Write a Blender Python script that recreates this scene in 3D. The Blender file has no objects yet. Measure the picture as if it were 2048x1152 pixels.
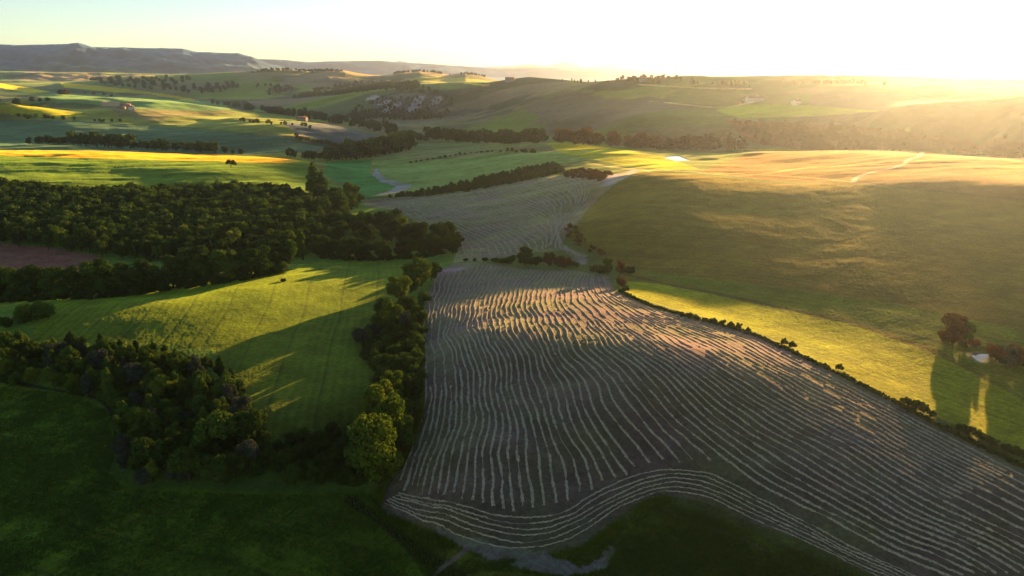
import bpy, math, random
import numpy as np
from mathutils import Vector

random.seed(7)
RNG = np.random.default_rng(11)
R = math.radians
SC = bpy.context.scene
COL = SC.collection
CAMH = 100.0          # drone height above the datum, metres
PITCH = R(16.0)       # looking down
FPX = 1518.0          # focal length for a 2048 px wide frame
SUN_AZ = R(30.5)
SUN_EL = R(4.6)

# ------------------------------------------------------------------ camera
cam = bpy.data.cameras.new('drone_camera')
cam.sensor_width = 36.0
cam.lens = 36.0 * FPX / 2048.0
cam.clip_start = 1.0
cam.clip_end = 90000.0
camo = bpy.data.objects.new('drone_camera', cam)
camo.location = (0, 0, CAMH)
camo.rotation_euler = (R(90) - PITCH, 0, 0)
COL.objects.link(camo)
SC.camera = camo

# ------------------------------------------------------------------ sky
w = bpy.data.worlds.new('World')
SC.world = w
w.use_nodes = True
nt = w.node_tree
nt.nodes.clear()
sky = nt.nodes.new('ShaderNodeTexSky')
sky.sky_type = 'NISHITA'
sky.sun_disc = False
sky.sun_elevation = SUN_EL
sky.sun_rotation = SUN_AZ
sky.altitude = 400
sky.air_density = 0.68
sky.dust_density = 0.05
sky.ozone_density = 0.75
bg = nt.nodes.new('ShaderNodeBackground')
bg.inputs['Strength'].default_value = 0.074
wo = nt.nodes.new('ShaderNodeOutputWorld')
nt.links.new(sky.outputs[0], bg.inputs[0])
nt.links.new(bg.outputs[0], wo.inputs[0])

# ------------------------------------------------------------------ sun
sl = bpy.data.lights.new('sun', 'SUN')
sl.energy = 5.0
sl.angle = R(0.6)
sl.color = (1.0, 0.56, 0.21)
so = bpy.data.objects.new('sun', sl)
sd = Vector((math.sin(SUN_AZ) * math.cos(SUN_EL), math.cos(SUN_AZ) * math.cos(SUN_EL), math.sin(SUN_EL)))
so.rotation_euler = sd.to_track_quat('Z', 'Y').to_euler()
so.location = (600, 1000, 400)
COL.objects.link(so)

SC.view_settings.view_transform = 'Standard'
SC.view_settings.look = 'None'
SC.view_settings.gamma = 1.0
SC.view_settings.exposure = 1.75
SC.cycles.volume_bounces = 0
SC.cycles.max_bounces = 5
SC.cycles.transparent_max_bounces = 8

HAZE_DENSITY = 0.000046
HAZE_G = 0.79

# ------------------------------------------------------------------ projection helpers (frame of 2048 x 1152)
CP, SP = math.cos(PITCH), math.sin(PITCH)

def ray(u, v):
    cx = (np.asarray(u, float) - 1024) / FPX
    cy = -(np.asarray(v, float) - 576) / FPX
    return cx, CP + cy * SP, -SP + cy * CP      # x, y, z direction in the world

def proj(x, y, z):
    """world (z relative to the eye) to frame position"""
    dep = y * CP - z * SP
    return 1024 + FPX * x / dep, 576 - FPX * (z * CP + y * SP) / dep

# ------------------------------------------------------------------ smooth noise
def noise2(x, y, seed):
    r = np.random.default_rng(seed)
    N = 256
    t = r.random((N, N)).astype(np.float32)
    xi = np.floor(x).astype(np.int64); yi = np.floor(y).astype(np.int64)
    fx = x - xi; fy = y - yi
    fx = fx * fx * (3 - 2 * fx); fy = fy * fy * (3 - 2 * fy)
    x0, x1, y0, y1 = xi % N, (xi + 1) % N, yi % N, (yi + 1) % N
    a = t[x0, y0] * (1 - fx) + t[x1, y0] * fx
    b = t[x0, y1] * (1 - fx) + t[x1, y1] * fx
    return (a * (1 - fy) + b * fy) * 2 - 1

def fbm(x, y, seed, octs=4, gain=0.5):
    s = 0; am = 1; n = 0
    for o in range(octs):
        s = s + am * noise2(x * 2 ** o + 17.3 * o, y * 2 ** o - 9.1 * o, seed + o)
        n += am; am *= gain
    return s / n

# ------------------------------------------------------------------ the lie of the land
# (u, v, height below the eye)
CT = [
 # foreground
 (0,1152,-92.5),(250,1000,-93.5),(0,900,-92),(500,1100,-93),(800,1140,-95),(1000,1140,-93.5),(1200,1140,-94),
 (1500,1140,-93),(1350,1010,-90.5),(1550,1060,-91),(1900,1150,-93),(2048,1100,-92),(230,850,-91.5),
 (500,960,-91.8),(750,970,-91.0),
 # main mown field
 (790,1000,-92),(1000,1080,-92.5),(900,1000,-89.7),(900,900,-88),(870,800,-87),(870,700,-87.6),(870,645,-87.6),
 (1000,900,-85.8),(1060,960,-88.5),(1000,780,-84.2),(1010,668,-80.0),(1100,600,-80.6),(1100,655,-78.6),(1230,790,-79.8),(1190,700,-78.6),(1200,745,-80.4),(1210,840,-82.8),(1100,760,-82.6),
 (1200,930,-87),(1180,595,-80.6),(1180,665,-78.2),(1300,625,-79.8),(1300,700,-77.2),(1450,710,-78.0),(1560,760,-80.5),(1650,850,-83.5),
 (1450,820,-82.5),(1400,900,-85.7),(1700,1000,-88),(1900,950,-86),(2048,980,-86),(1600,960,-87.2),
 (1000,560,-85.5),(1100,545,-86.5),(950,530,-88),(1210,560,-84.6),(880,590,-88.5),
 # boundary beyond the field on the right, yellow strip, foot of the slope
 (1250,575,-83),(1400,615,-83),(1600,690,-82.3),(1800,790,-82.7),(2040,900,-83.8),
 (1400,580,-82.6),(1600,660,-82.8),(1850,760,-83.5),(2040,860,-84.5),(2040,760,-83.5),
 (1280,530,-83.5),
 # right hill
 (1300,450,-75.5),(1300,400,-71),(1280,348,-66),(1180,480,-82),(1160,450,-80),(1240,400,-74),
 # second mown field
 (1080,500,-87),(950,500,-90),(900,440,-92),(800,410,-93.5),(1000,400,-87.5),(1000,440,-88.5),(1150,420,-82),(1120,370,-79),(1200,350,-74),(1250,345,-69),
 # left meadow
 (790,540,-93.5),(790,700,-89.6),(720,540,-92),(640,560,-89.5),(500,580,-87.0),(300,600,-86.6),(130,615,-87.5),
 (620,600,-88.8),(500,640,-87.6),(300,660,-87.4),(150,680,-88.4),(690,700,-89.2),(560,720,-88.3),(600,850,-88.5),(690,830,-89.0),(550,780,-88.4),
 (730,900,-93.8),(780,820,-88.4),(820,700,-87.3),(200,760,-89.5),(350,800,-90),(0,760,-90.5),(0,640,-88.5),
 # hedge row beyond it and the ploughed patch
 (570,525,-93),(300,590,-92),(0,600,-94),(100,520,-92.5),(0,500,-92),(210,530,-92),
 # wood
 (300,510,-94),(550,510,-95),(300,450,-91),(0,460,-90),(600,450,-93),(100,400,-88),(450,380,-88.5),(600,380,-90),
 (750,450,-97),(830,500,-97),(700,400,-97),
 # bright field behind wood
 (0,370,-85),(300,350,-84.5),(550,350,-86),(620,340,-89),(0,306,-81),(150,308,-80.5),(300,312,-80.5),(450,318,-81.5),(600,322,-84),
 # valley beyond, centre
 (700,370,-97),(760,392,-95.5),(650,325,-97),(850,330,-94),(850,290,-95),(720,335,-97),
 (900,350,-90),(1000,310,-87),(1150,320,-76.5),(1000,290,-86),(1080,287,-78.5),(1160,289,-75),(1260,305,-72.5),(1350,325,-70),(1400,337,-67),
 (1000,360,-85.5),(1100,340,-80),
 # plateau on the right
 (1500,350,-67),(1600,330,-67),(1500,306,-69),(1700,303,-65.5),(1840,308,-62.5),(1740,345,-64.5),(1900,330,-61.5),(2040,372,-61.5),(2040,345,-61),
 (1850,360,-63),
 # beyond the bright field on the left
 (300,290,-93),(100,283,-92),(480,305,-94),(0,290,-92),(300,265,-85),(100,250,-80),(0,240,-78),(500,290,-90),(600,300,-92),(400,240,-76.5),
 (200,235,-75),(500,238,-75.5),(620,246,-77),(700,262,-82),(750,275,-92),(600,275,-84),
 (0,225,-71),(130,212,-63),(260,222,-66),(400,225,-73),(0,200,-49),(100,195,-50),(260,198,-53),(380,206,-60),
 # valley floor, centre back
 (820,255,-100),(740,245,-100),(640,235,-102),(560,222,-102),(480,208,-102),(900,240,-98),
 (860,215,-80),(760,205,-74),(700,185,-58),(900,185,-50),(1050,220,-70),(1000,250,-90),(1200,260,-84),(1100,240,-78),(1300,290,-90),(1150,270,-92),
 (1250,235,-66),(1250,200,-48),(1100,190,-45),(1400,200,-46),(1500,215,-55),(1450,240,-66),(1450,285,-86),(1600,220,-54),(1600,195,-40),
 (1700,285,-86),(1600,290,-88),(1750,240,-60),(1900,200,-40),(1900,240,-58),(1950,290,-84),(2048,300,-84),(2048,250,-58),(2048,210,-40),(2040,325,-80),
]
def _hill():
    for u, d0 in ((1450, 268), (1600, 248), (1750, 230), (1900, 215), (2040, 200)):
        for v in (600, 540, 480, 420, 385):
            vv = v + max(0, (u - 1750) * .1) if v < 400 else v + max(0, (u - 1500) * .08)
            x, y, dz = ray(u, vv)
            sl_ = .080 if v > 400 else .081
            k = (83 + sl_ * d0) / (sl_ * y - dz)
            CT.append((u, vv, k * dz))
_hill()
def _flat(p):
    u, v, z = p
    if u >= 850 and v > 640 and z < -78.5 and v > 560 + max(0, u - 1250) * .5:
        z = -78.5 + (z + 78.5) * (.68 if u < 2300 else 1)
    return (u, v, z)
CT = [_flat(p) for p in CT]
# hidden hollows and off-frame anchors (x, y, height below the eye)
CW = [
 (150,780,-80),(140,690,-77),(260,760,-80),(190,640,-70),(330,800,-84),(420,760,-80),(520,760,-76),
 (-20,1080,-92),(40,1150,-95),(-250,1000,-92),(-100,950,-94),(-440,1000,-92),
 (330,360,-70),(330,290,-75.5),(330,220,-81),(330,150,-88),(200,95,-93),(0,80,-95),(-200,95,-97),(-330,200,-95),(-420,330,-93),
 (-520,420,-90),(-700,600,-88),(-1000,900,-80),(-1300,1300,-72),(-2200,2200,-45),(450,440,-66),(560,500,-64),(760,620,-62),(900,800,-66),(1100,1000,-75),(1500,1400,-60),
 (500,340,-71),(600,700,-62),(60,40,-96),(-80,40,-97),(2600,2400,-40),(350,560,-62),
]

def build_height(aa, LL):
    P = []
    for u, v, z in CT:
        x, y, dz = ray(u, v)
        k = z / dz
        P.append((x / y, math.log(y * k), z))
    for x, y, z in CW:
        P.append((x / y, math.log(y), z))
    for a in np.linspace(-1.7, 1.7, 14):      # far anchors
        P.append((a, math.log(3600), -70.0)); P.append((a, math.log(6500), -90.0)); P.append((a, math.log(14000), -100.0)); P.append((a, math.log(21000), -100.0))
    P = np.array(P)
    # merge near duplicates
    keep = []
    for i in range(len(P)):
        if all(abs(P[i,0]-P[j,0]) + abs(P[i,1]-P[j,1]) > 0.012 for j in keep): keep.append(i)
    P = P[keep]
    X = P[:, :2]; n = len(P)
    def phi(d2):
        return 0.5 * d2 * np.log(d2 + 1e-12)
    d2 = ((X[:, None] - X[None]) ** 2).sum(-1)
    A = np.zeros((n + 3, n + 3))
    A[:n, :n] = phi(d2) + np.eye(n) * 2e-4
    A[:n, n] = 1; A[:n, n+1:] = X; A[n, :n] = 1; A[n+1:, :n] = X.T
    sol = np.linalg.solve(A, np.concatenate([P[:, 2], [0, 0, 0]]))
    # coarse evaluation, then cubic-ish upsampling
    ca = np.linspace(aa[0], aa[-1], 340); cl = np.linspace(LL[0], LL[-1], 420)
    G = np.zeros((len(cl), len(ca)))
    for i, l in enumerate(cl):
        q = np.stack([ca, np.full_like(ca, l)], 1)
        dd = ((q[:, None] - X[None]) ** 2).sum(-1)
        G[i] = phi(dd) @ sol[:n] + sol[n] + q @ sol[n+1:]
    def cub(V, src, dst, axis):
        f = (dst - src[0]) / (src[1] - src[0]); i = np.clip(np.floor(f).astype(int), 0, len(src) - 2); t = f - i
        im, ip, iq = np.clip(i-1, 0, None), i+1, np.clip(i+2, None, len(src)-1)
        V = np.moveaxis(V, axis, 0)
        sh = (-1,) + (1,) * (V.ndim - 1); t = t.reshape(sh)
        o = V[i] + 0.5*t*(V[ip]-V[im] + t*(2*V[im]-5*V[i]+4*V[ip]-V[iq] + t*(3*(V[i]-V[ip])+V[iq]-V[im])))
        return np.moveaxis(o, 0, axis)
    return cub(cub(G, cl, LL, 0), ca, aa, 1)

QUAL = 1.0
a_in = np.linspace(-0.86, 0.86, int(1080 * QUAL))
e1 = -0.86 - (np.linspace(1, 0, int(60*QUAL), endpoint=False) ** 1.3) * 0.9
AA = np.concatenate([e1, a_in, -e1[::-1]])
LL = np.concatenate([np.linspace(math.log(45), math.log(110), int(150*QUAL), endpoint=False),
                     np.linspace(math.log(110), math.log(1600), int(820*QUAL), endpoint=False),
                     np.linspace(math.log(1600), math.log(21000), int(440*QUAL))])
A2, L2 = np.meshgrid(AA, LL)
Y2 = np.exp(L2); X2 = A2 * Y2
Z2 = build_height(AA, LL)
# undulation: gentle for the near fields, stronger in the far hills
und = np.interp(L2, [math.log(100), math.log(400), math.log(900), math.log(2000), math.log(5000)], [.0006, .0012, .0028, .0055, .004])
Z2 = Z2 + Y2 * und * fbm(A2 * 9, L2 * 9, 77, 4, 0.5)
Z2 = Z2 + 1.3 * fbm(X2 / 90 + Y2 / 260, Y2 / 26 - X2 / 120, 83, 3) * np.clip((Y2 - 430) / 80, 0, 1) * np.clip((1250 - Y2) / 200, 0, 1)
Z2 = Z2 + 0.10 * fbm(X2 / 7.0, Y2 / 7.0, 91, 3) * (Y2 < 1500)

# skyline ridges: distance, half width in log distance, profile in the frame
def at_col(pts):
    us = 1024 + FPX * AA / CP
    p = np.array(pts, float)
    return np.interp(us, p[:, 0], p[:, 1])
RIDGES = [
 (17000, .05, [(-900,150),(500,142),(700,132),(770,129),(800,121.5),(830,127),(900,133),(1000,133),(1060,128),(1095,131),(1130,123),(1150,128),(1170,134),(1190,132),(1225,126),(1245,129),(1262,131),(1300,130),(1345,137),(1420,143),(1600,149),(1700,153),(1850,163),(2100,172),(3000,172)]),
 (11000, .10, [(-900,140),(400,122),(500,118),(560,119),(620,124),(700,122),(760,121),(850,127),(940,133),(1000,137),(1070,134),(1130,135),(1200,138),(1280,140),(1400,143),(1500,147),(1560,145),(1640,151),(1720,159),(1900,172),(2300,174),(3000,170)]),
 (7600, .17, [(-1500,110),(-600,92),(-300,84),(0,89),(60,90),(120,89),(165,87),(190,94),(240,95),(300,96),(370,97),(400,104),(480,107),(505,113),(540,128),(600,142),(700,160),(900,172),(3000,180)]),
 (5200, .16, [(-900,140),(0,142),(300,147),(500,150),(700,158),(1000,165),(1800,182),(3000,182)]),
 (3500, .17, [(-900,170),(100,168),(200,160),(300,152),(380,148),(480,143),(510,141),(540,137),(575,138),(620,143),(655,140),(690,141),(720,147),(745,150),(780,150),(800,145),(840,142),(880,147),(900,150),(930,145),(950,149),(1000,161),(1060,166),(3000,200)]),
 (2700, .15, [(-900,230),(700,190),(900,172),(980,165),(1020,158),(1060,153.5),(1100,157),(1180,164),(1240,159),(1290,154),(1330,158),(1400,164),(1500,169),(1590,165),(1640,168),(1700,166),(1790,162),(1830,169),(1900,173),(1980,176),(2048,179),(2300,181),(3000,176)]),
]
for D, wd, pts in RIDGES:
    vcol = at_col(pts)
    rx, ry, rz = ray(1024, vcol)
    zr = rz / ry * D
    k = math.log(D)
    jag = fbm(AA * D / 90.0 / (2.5 if D > 10000 else 1), AA * 0, int(D), 4) * D * 0.0004
    bump = np.exp(-((L2 - k) / wd) ** 2)
    rough = fbm(A2 * 30 / (wd * 8), L2 * 30 / (wd * 8), 5 + int(D), 5, 0.55)
    zz = Z2 + (zr[None] + jag[None] - Z2) * bump
    lift = np.maximum(zr[None] - Z2, 0) * bump
    rel = 0.5 if D > 4500 else 0.28
    zz = np.where(zr[None] > Z2, zz + lift * rel * (rough - 0.15) * (1 - bump ** 4), Z2)
    Z2 = np.maximum(Z2, zz) if D > 3600 else zz

def vang(v):
    x_, y_, z_ = ray(1024, v)
    return z_ / y_
capE = vang(at_col([(-900,130),(0,143),(60,151),(150,164),(300,186),(430,200),(560,196),(700,176),(900,165)] + RIDGES[5][2][3:])); capD = vang(at_col([(-900,130),(0,143)] + RIDGES[4][2][3:-2] + [(1060,156)] + RIDGES[5][2][6:]))
tt = np.clip((L2 - math.log(2550)) / math.log(3500 / 2550), 0, 1); tt = tt * tt * (3 - 2 * tt)
lim = (capE[None] * (1 - tt) + capD[None] * tt) * Y2
Z2 = np.where((Y2 > 1500) & (Y2 <= 4300) & (Z2 > lim), lim - np.minimum((Z2 - lim) * .15, 4), Z2)
ZBASE = Z2.copy()

def bump(line, h, sig):
    global Z2
    g = hits(smooth_line(line, 6))
    d = np.full(Z2.shape, 1e9)
    for a, b in zip(g[:-1], g[1:]):
        e = b - a; t = np.clip(((X2 - a[0]) * e[0] + (Y2 - a[1]) * e[1]) / ((e ** 2).sum() + 1e-9), 0, 1)
        d = np.minimum(d, (X2 - a[0] - t * e[0]) ** 2 + (Y2 - a[1] - t * e[1]) ** 2)
    Z2 = Z2 + h * np.exp(-d / (2 * sig * sig)) * (Y2 < 900)

def hz(x, y):
    """ground height (below the eye) at world x, y"""
    x = np.asarray(x, float); y = np.maximum(np.asarray(y, float), 46)
    fa = np.interp(x / y, AA, np.arange(len(AA))); fl = np.interp(np.log(y), LL, np.arange(len(LL)))
    i = np.clip(fa.astype(int), 0, len(AA) - 2); j = np.clip(fl.astype(int), 0, len(LL) - 2)
    s = fa - i; t = fl - j
    return (Z2[j, i]*(1-s)*(1-t) + Z2[j, i+1]*s*(1-t) + Z2[j+1, i]*(1-s)*t + Z2[j+1, i+1]*s*t)

SY = np.exp(np.arange(math.log(60), math.log(33000), 0.0025))
def hit(u, v):
    """first ground point seen at frame position u, v -> (x, y)"""
    x, y, z = ray(u, v)
    s = SY / y
    below = z * s <= hz(x * s, SY)
    if not below.any(): return float(x * s[-1]), float(SY[-1])
    k = int(np.argmax(below))
    if k == 0: return float(x*s[0]), float(SY[0])
    lo, hi = SY[k-1], SY[k]
    for _ in range(14):
        m = (lo + hi) / 2
        if z * m / y <= hz(x / y * m, m): hi = m
        else: lo = m
    return float(x / y * hi), float(hi)
def hits(pts): return np.array([hit(u, v) for u, v in pts])
def smooth_line(pts, n=12):
    """Catmull-Rom through the points"""
    P = [np.array(p, float) for p in pts]
    P = [2*P[0]-P[1]] + P + [2*P[-1]-P[-2]]
    out = []
    for i in range(1, len(P) - 2):
        for k in range(n):
            t = k / n
            out.append(0.5*((2*P[i]) + (-P[i-1]+P[i+1])*t + (2*P[i-1]-5*P[i]+4*P[i+1]-P[i+2])*t*t + (-P[i-1]+3*P[i]-3*P[i+1]+P[i+2])*t**3))
    out.append(P[-2])
    return np.array(out)

bump([(985,695),(1040,702),(1120,705),(1250,722),(1400,748)], 2.3, 14)
bump([(1150,812),(1250,818)], .9, 7)
bump([(985,905),(1010,905)], .6, 5)

# ------------------------------------------------------------------ fields on the land
def dense(pts, n=10, closed=True):
    out = []
    m = len(pts)
    for i in range(m if closed else m - 1):
        a, b = pts[i], pts[(i + 1) % m]
        for k in range(n): out.append((a[0] + (b[0]-a[0])*k/n, a[1] + (b[1]-a[1])*k/n))
    if not closed: out.append(pts[-1])
    return out

def gpoly(pix):
    w_ = hits(pix)
    return np.stack([w_[:, 0] / w_[:, 1], np.log(w_[:, 1])], 1)

JA = 0.0022 * fbm(A2 * 120, L2 * 120, 301, 3)
JL = 0.0022 * fbm(A2 * 120, L2 * 120, 305, 3)
def inside(g, jit=1.0):
    mask = np.zeros(A2.shape, bool)
    c0, c1 = np.searchsorted(AA, [g[:, 0].min() - .01, g[:, 0].max() + .01])
    r0, r1 = np.searchsorted(LL, [g[:, 1].min() - .01, g[:, 1].max() + .01])
    if c1 <= c0 or r1 <= r0: return mask
    xa = (A2 + JA * jit)[r0:r1, c0:c1]; ya = (L2 + JL * jit)[r0:r1, c0:c1]
    m = np.zeros(xa.shape, bool)
    n = len(g)
    for i in range(n):
        x1, y1 = g[i]; x2, y2 = g[(i + 1) % n]
        if y1 == y2: continue
        c = ((y1 > ya) != (y2 > ya)) & (xa < (x2 - x1) * (ya - y1) / (y2 - y1) + x1)
        m ^= c
    mask[r0:r1, c0:c1] = m
    return mask

def near_line(g, wid):
    """mask of points within wid metres of a polyline given in grid space"""
    d = np.full(A2.shape, 1e9)
    for i in range(len(g) - 1):
        (xa, la), (xb, lb) = g[i], g[i + 1]
        ym = math.exp((la + lb) / 2); pad = wid / ym * 3 + .002
        c0, c1 = np.searchsorted(AA, [min(xa, xb) - pad, max(xa, xb) + pad])
        r0, r1 = np.searchsorted(LL, [min(la, lb) - pad, max(la, lb) + pad])
        if c1 <= c0 or r1 <= r0: continue
        x = X2[r0:r1, c0:c1]; y = Y2[r0:r1, c0:c1]
        p = np.array([xa * math.exp(la), math.exp(la)]); q = np.array([xb * math.exp(lb), math.exp(lb)])
        e = q - p; L = (e ** 2).sum() + 1e-9
        t = np.clip(((x - p[0]) * e[0] + (y - p[1]) * e[1]) / L, 0, 1)
        dd = np.hypot(x - p[0] - t * e[0], y - p[1] - t * e[1])
        d[r0:r1, c0:c1] = np.minimum(d[r0:r1, c0:c1], dd)
    return d

N_mid = fbm(A2 * 40, L2 * 40, 401, 4)
N_big = fbm(A2 * 8, L2 * 8, 411, 4)
N_m = fbm(X2 / 9, Y2 / 9, 421, 4)
C = np.zeros(A2.shape + (3,), np.float32)
GID = np.zeros(A2.shape, np.int8)
def col(c): return np.array(c, np.float32)
# default: a patchwork of olive fields cut by the lie of the land
C[:] = col((.060, .072, .026))
rr = np.random.default_rng(5)
seeds = np.stack([rr.uniform(-1.7, 1.7, 420), rr.uniform(math.log(750), math.log(9000), 420)], 1)
pal = np.array([(.065,.085,.03),(.09,.085,.045),(.05,.075,.03),(.11,.095,.055),(.075,.10,.028),(.045,.06,.028),(.12,.125,.045),(.085,.075,.05)], np.float32)
pick = rr.integers(0, len(pal), 420)
r0 = np.searchsorted(LL, math.log(760))
best = np.full(A2[r0:].shape, 1e9); idx = np.zeros(best.shape, int)
wa = A2[r0:] + .02 * N_mid[r0:] + .03 * N_big[r0:]; wl = L2[r0:] + .02 * N_mid[r0:] - .03 * N_big[r0:]
for i, s in enumerate(seeds):
    d = ((wa - s[0]) * 0.75) ** 2 + ((wl - s[1]) * 0.9) ** 2
    m = d < best
    best[m] = d[m]; idx[m] = i
C[r0:] = pal[pick[idx]] * .8
# woodland-dark scrub on steep and broken ground far away
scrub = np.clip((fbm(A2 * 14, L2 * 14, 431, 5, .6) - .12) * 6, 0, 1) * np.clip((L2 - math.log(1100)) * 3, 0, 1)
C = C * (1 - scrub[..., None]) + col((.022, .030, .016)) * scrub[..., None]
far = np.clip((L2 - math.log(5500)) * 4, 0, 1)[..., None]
C = C * (1 - far) + col((.028, .048, .075)) * far  # blue of the distant hazy air put into the mountains' colour

FIELDS = [
 # name, colour, grid id, frame outline
 ('left_slope', (.055,.085,.024), 0, [(0,312),(620,326),(610,350),(700,380),(760,395),(900,520),(880,560),(840,640),(750,980),(700,1152),(-300,1152),(-400,330)]),
 ('meadow', (.066,.088,.012), 2, [(110,606),(300,585),(560,545),(620,524),(700,522),(800,522),(830,560),(790,600),(760,700),(770,780),(720,840),(540,880),(480,800),(430,700),(300,690),(60,680),(80,640)]),
 ('lower_meadow', (.072,.106,.020), 3, [(-200,765),(0,770),(150,790),(220,820),(235,870),(215,940),(260,975),(500,985),(740,985),(800,1080),(900,1152),(950,1200),(-300,1200)]),
 ('track_side', (.085,.105,.028), 0, [(740,985),(790,1050),(870,1100),(960,1152),(1750,1200),(1500,1062),(1330,1000),(1230,1060),(1110,1125),(980,1125),(850,1070)]),
 ('right_slope', (.080,.068,.022), 4, [(1270,342),(1400,350),(1550,366),(1700,368),(1900,388),(2150,410),(2300,700),(2300,1000),(2048,910),(1860,830),(1700,760),(1600,705),(1500,660),(1300,605),(1235,580),(1240,540),(1180,500),(1130,475),(1170,420),(1220,380)]),
 ('mid_strip', (.070,.085,.016), 4, [(1260,540),(1400,555),(1600,580),(1800,610),(2048,660),(2200,700),(2200,900),(2048,800),(1880,700),(1700,640),(1500,600),(1330,560)]),
 ('yellow_strip', (.135,.142,.014), 5, [(1250,562),(1330,568),(1500,606),(1700,648),(1880,712),(2048,800),(2300,900),(2300,1030),(2048,912),(1860,830),(1700,765),(1600,705),(1500,660),(1300,605),(1235,580)]),
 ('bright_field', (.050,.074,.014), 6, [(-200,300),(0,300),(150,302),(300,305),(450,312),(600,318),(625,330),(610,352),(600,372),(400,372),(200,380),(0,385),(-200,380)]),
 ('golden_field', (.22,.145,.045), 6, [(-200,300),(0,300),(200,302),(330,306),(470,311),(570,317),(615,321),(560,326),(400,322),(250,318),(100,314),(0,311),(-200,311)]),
 ('valley_green', (.030,.080,.026), 7, [(650,325),(745,318),(738,345),(760,362),(800,372),(740,392),(700,400),(690,370),(650,350)]),
 ('gully_path', (.10,.11,.11), 7, [(752,335),(770,358),(830,372),(800,384),(740,394),(775,383),(792,373),(762,364),(745,350)]),
 ('crop_field', (.075,.105,.040), 7, [(745,318),(900,318),(1000,302),(1040,300),(1150,306),(1180,318),(1120,328),(1000,352),(900,372),(800,388),(830,372),(770,358)]),
 ('crop_field_up', (.080,.095,.045), 7, [(760,300),(850,285),(1000,288),(1080,284),(1100,292),(1000,300),(880,314),(745,318)]),
 ('bright_knoll', (.125,.130,.018), 8, [(1090,286),(1130,285),(1240,298),(1330,315),(1400,338),(1330,340),(1230,328),(1180,318),(1120,306)]),
 ('mown_field_far', (.125,.108,.055), 9, [(720,400),(760,397),(870,390),(1000,370),(1090,352),(1170,350),(1200,362),(1275,340),(1225,372),(1180,412),(1135,470),(1120,490),(1175,508),(1170,525),(1120,500),(1060,505),(1000,515),(905,526),(915,500),(890,465),(840,448),(790,420),(730,412)]),
 ('mown_field', (.108,.090,.058), 10, [(905,527),(950,524),(1050,538),(1150,541),(1215,552),(1232,585),(1300,612),(1400,640),(1500,668),(1600,710),(1750,782),(1900,862),(2048,935),(2300,1060),(2300,1300),(2100,1260),(1850,1200),(1700,1130),(1600,1078),(1500,1045),(1400,1000),(1320,990),(1270,1010),(1220,1045),(1160,1090),(1090,1108),(1000,1112),(920,1085),(840,1050),(775,1030),(755,1000),(765,975),(800,915),(830,850),(846,760),(842,680),(845,640),(855,590),(875,545)]),
 ('plough', (.12,.055,.038), 11, [(-200,480),(0,486),(110,496),(215,515),(205,545),(100,560),(0,575),(-200,570)]),
 ('plateau', (.088,.062,.026), 12, [(1400,345),(1450,325),(1500,305),(1620,302),(1760,300),(1840,303),(1900,308),(1990,330),(2200,345),(2200,415),(1900,388),(1720,368),(1550,362)]),
 ('teal_field', (.034,.054,.032), 13, [(-100,240),(0,240),(90,240),(170,242),(300,252),(420,262),(560,274),(690,292),(640,300),(500,310),(300,304),(0,296),(-100,296)]),
 ('pale_hill', (.075,.085,.032), 13, [(330,234),(420,230),(480,226),(620,240),(560,243),(620,268),(560,272),(430,258),(330,250)]),
 ('blue_hill', (.045,.052,.050), 13, [(560,243),(660,250),(760,272),(740,290),(690,288),(600,270)]),
 ('upland1', (.18,.16,.03), 14, [(-50,166),(0,167),(60,176),(100,184),(60,186),(0,176)]),
 ('upland2', (.17,.15,.035), 14, [(120,165),(210,173),(270,180),(380,196),(400,206),(300,188),(220,184),(130,175)]),
 ('upland3', (.055,.085,.040), 14, [(100,184),(200,190),(350,198),(450,206),(460,220),(400,222),(280,218),(150,205),(60,205)]),
 ('upland4', (.15,.15,.030), 14, [(0,210),(60,212),(130,222),(180,232),(100,236),(0,226)]),
 ('upland5', (.12,.10,.07), 14, [(200,202),(240,203),(246,214),(205,212)]),
 ('badland', (.050,.050,.042), 14, [(740,200),(800,186),(880,192),(900,205),(850,228),(760,232)]),
 ('orange_scrub', (.075,.035,.020), 15, [(1450,240),(1560,244),(1700,252),(1900,275),(2100,290),(2100,330),(1900,300),(1600,300),(1500,285)]),
 ('lime_field', (.11,.14,.030), 15, [(1430,220),(1500,208),(1640,212),(1760,222),(1640,232),(1480,236)]),
]
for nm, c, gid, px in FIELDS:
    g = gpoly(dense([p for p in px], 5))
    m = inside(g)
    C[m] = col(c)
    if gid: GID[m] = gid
# small badland scars
for (u, v) in [(770,205),(785,212),(835,200),(830,218),(870,205),(775,222),(745,195)]:
    x, y = hit(u, v)
    m = ((X2 - x) / 14) ** 2 + ((Y2 - y) / 26) ** 2 < 1 + N_mid * 2.5
    C[m] = col((.16, .15, .15))
# tramlines and drilled rows in the meadow
mm = GID == 2
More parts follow.
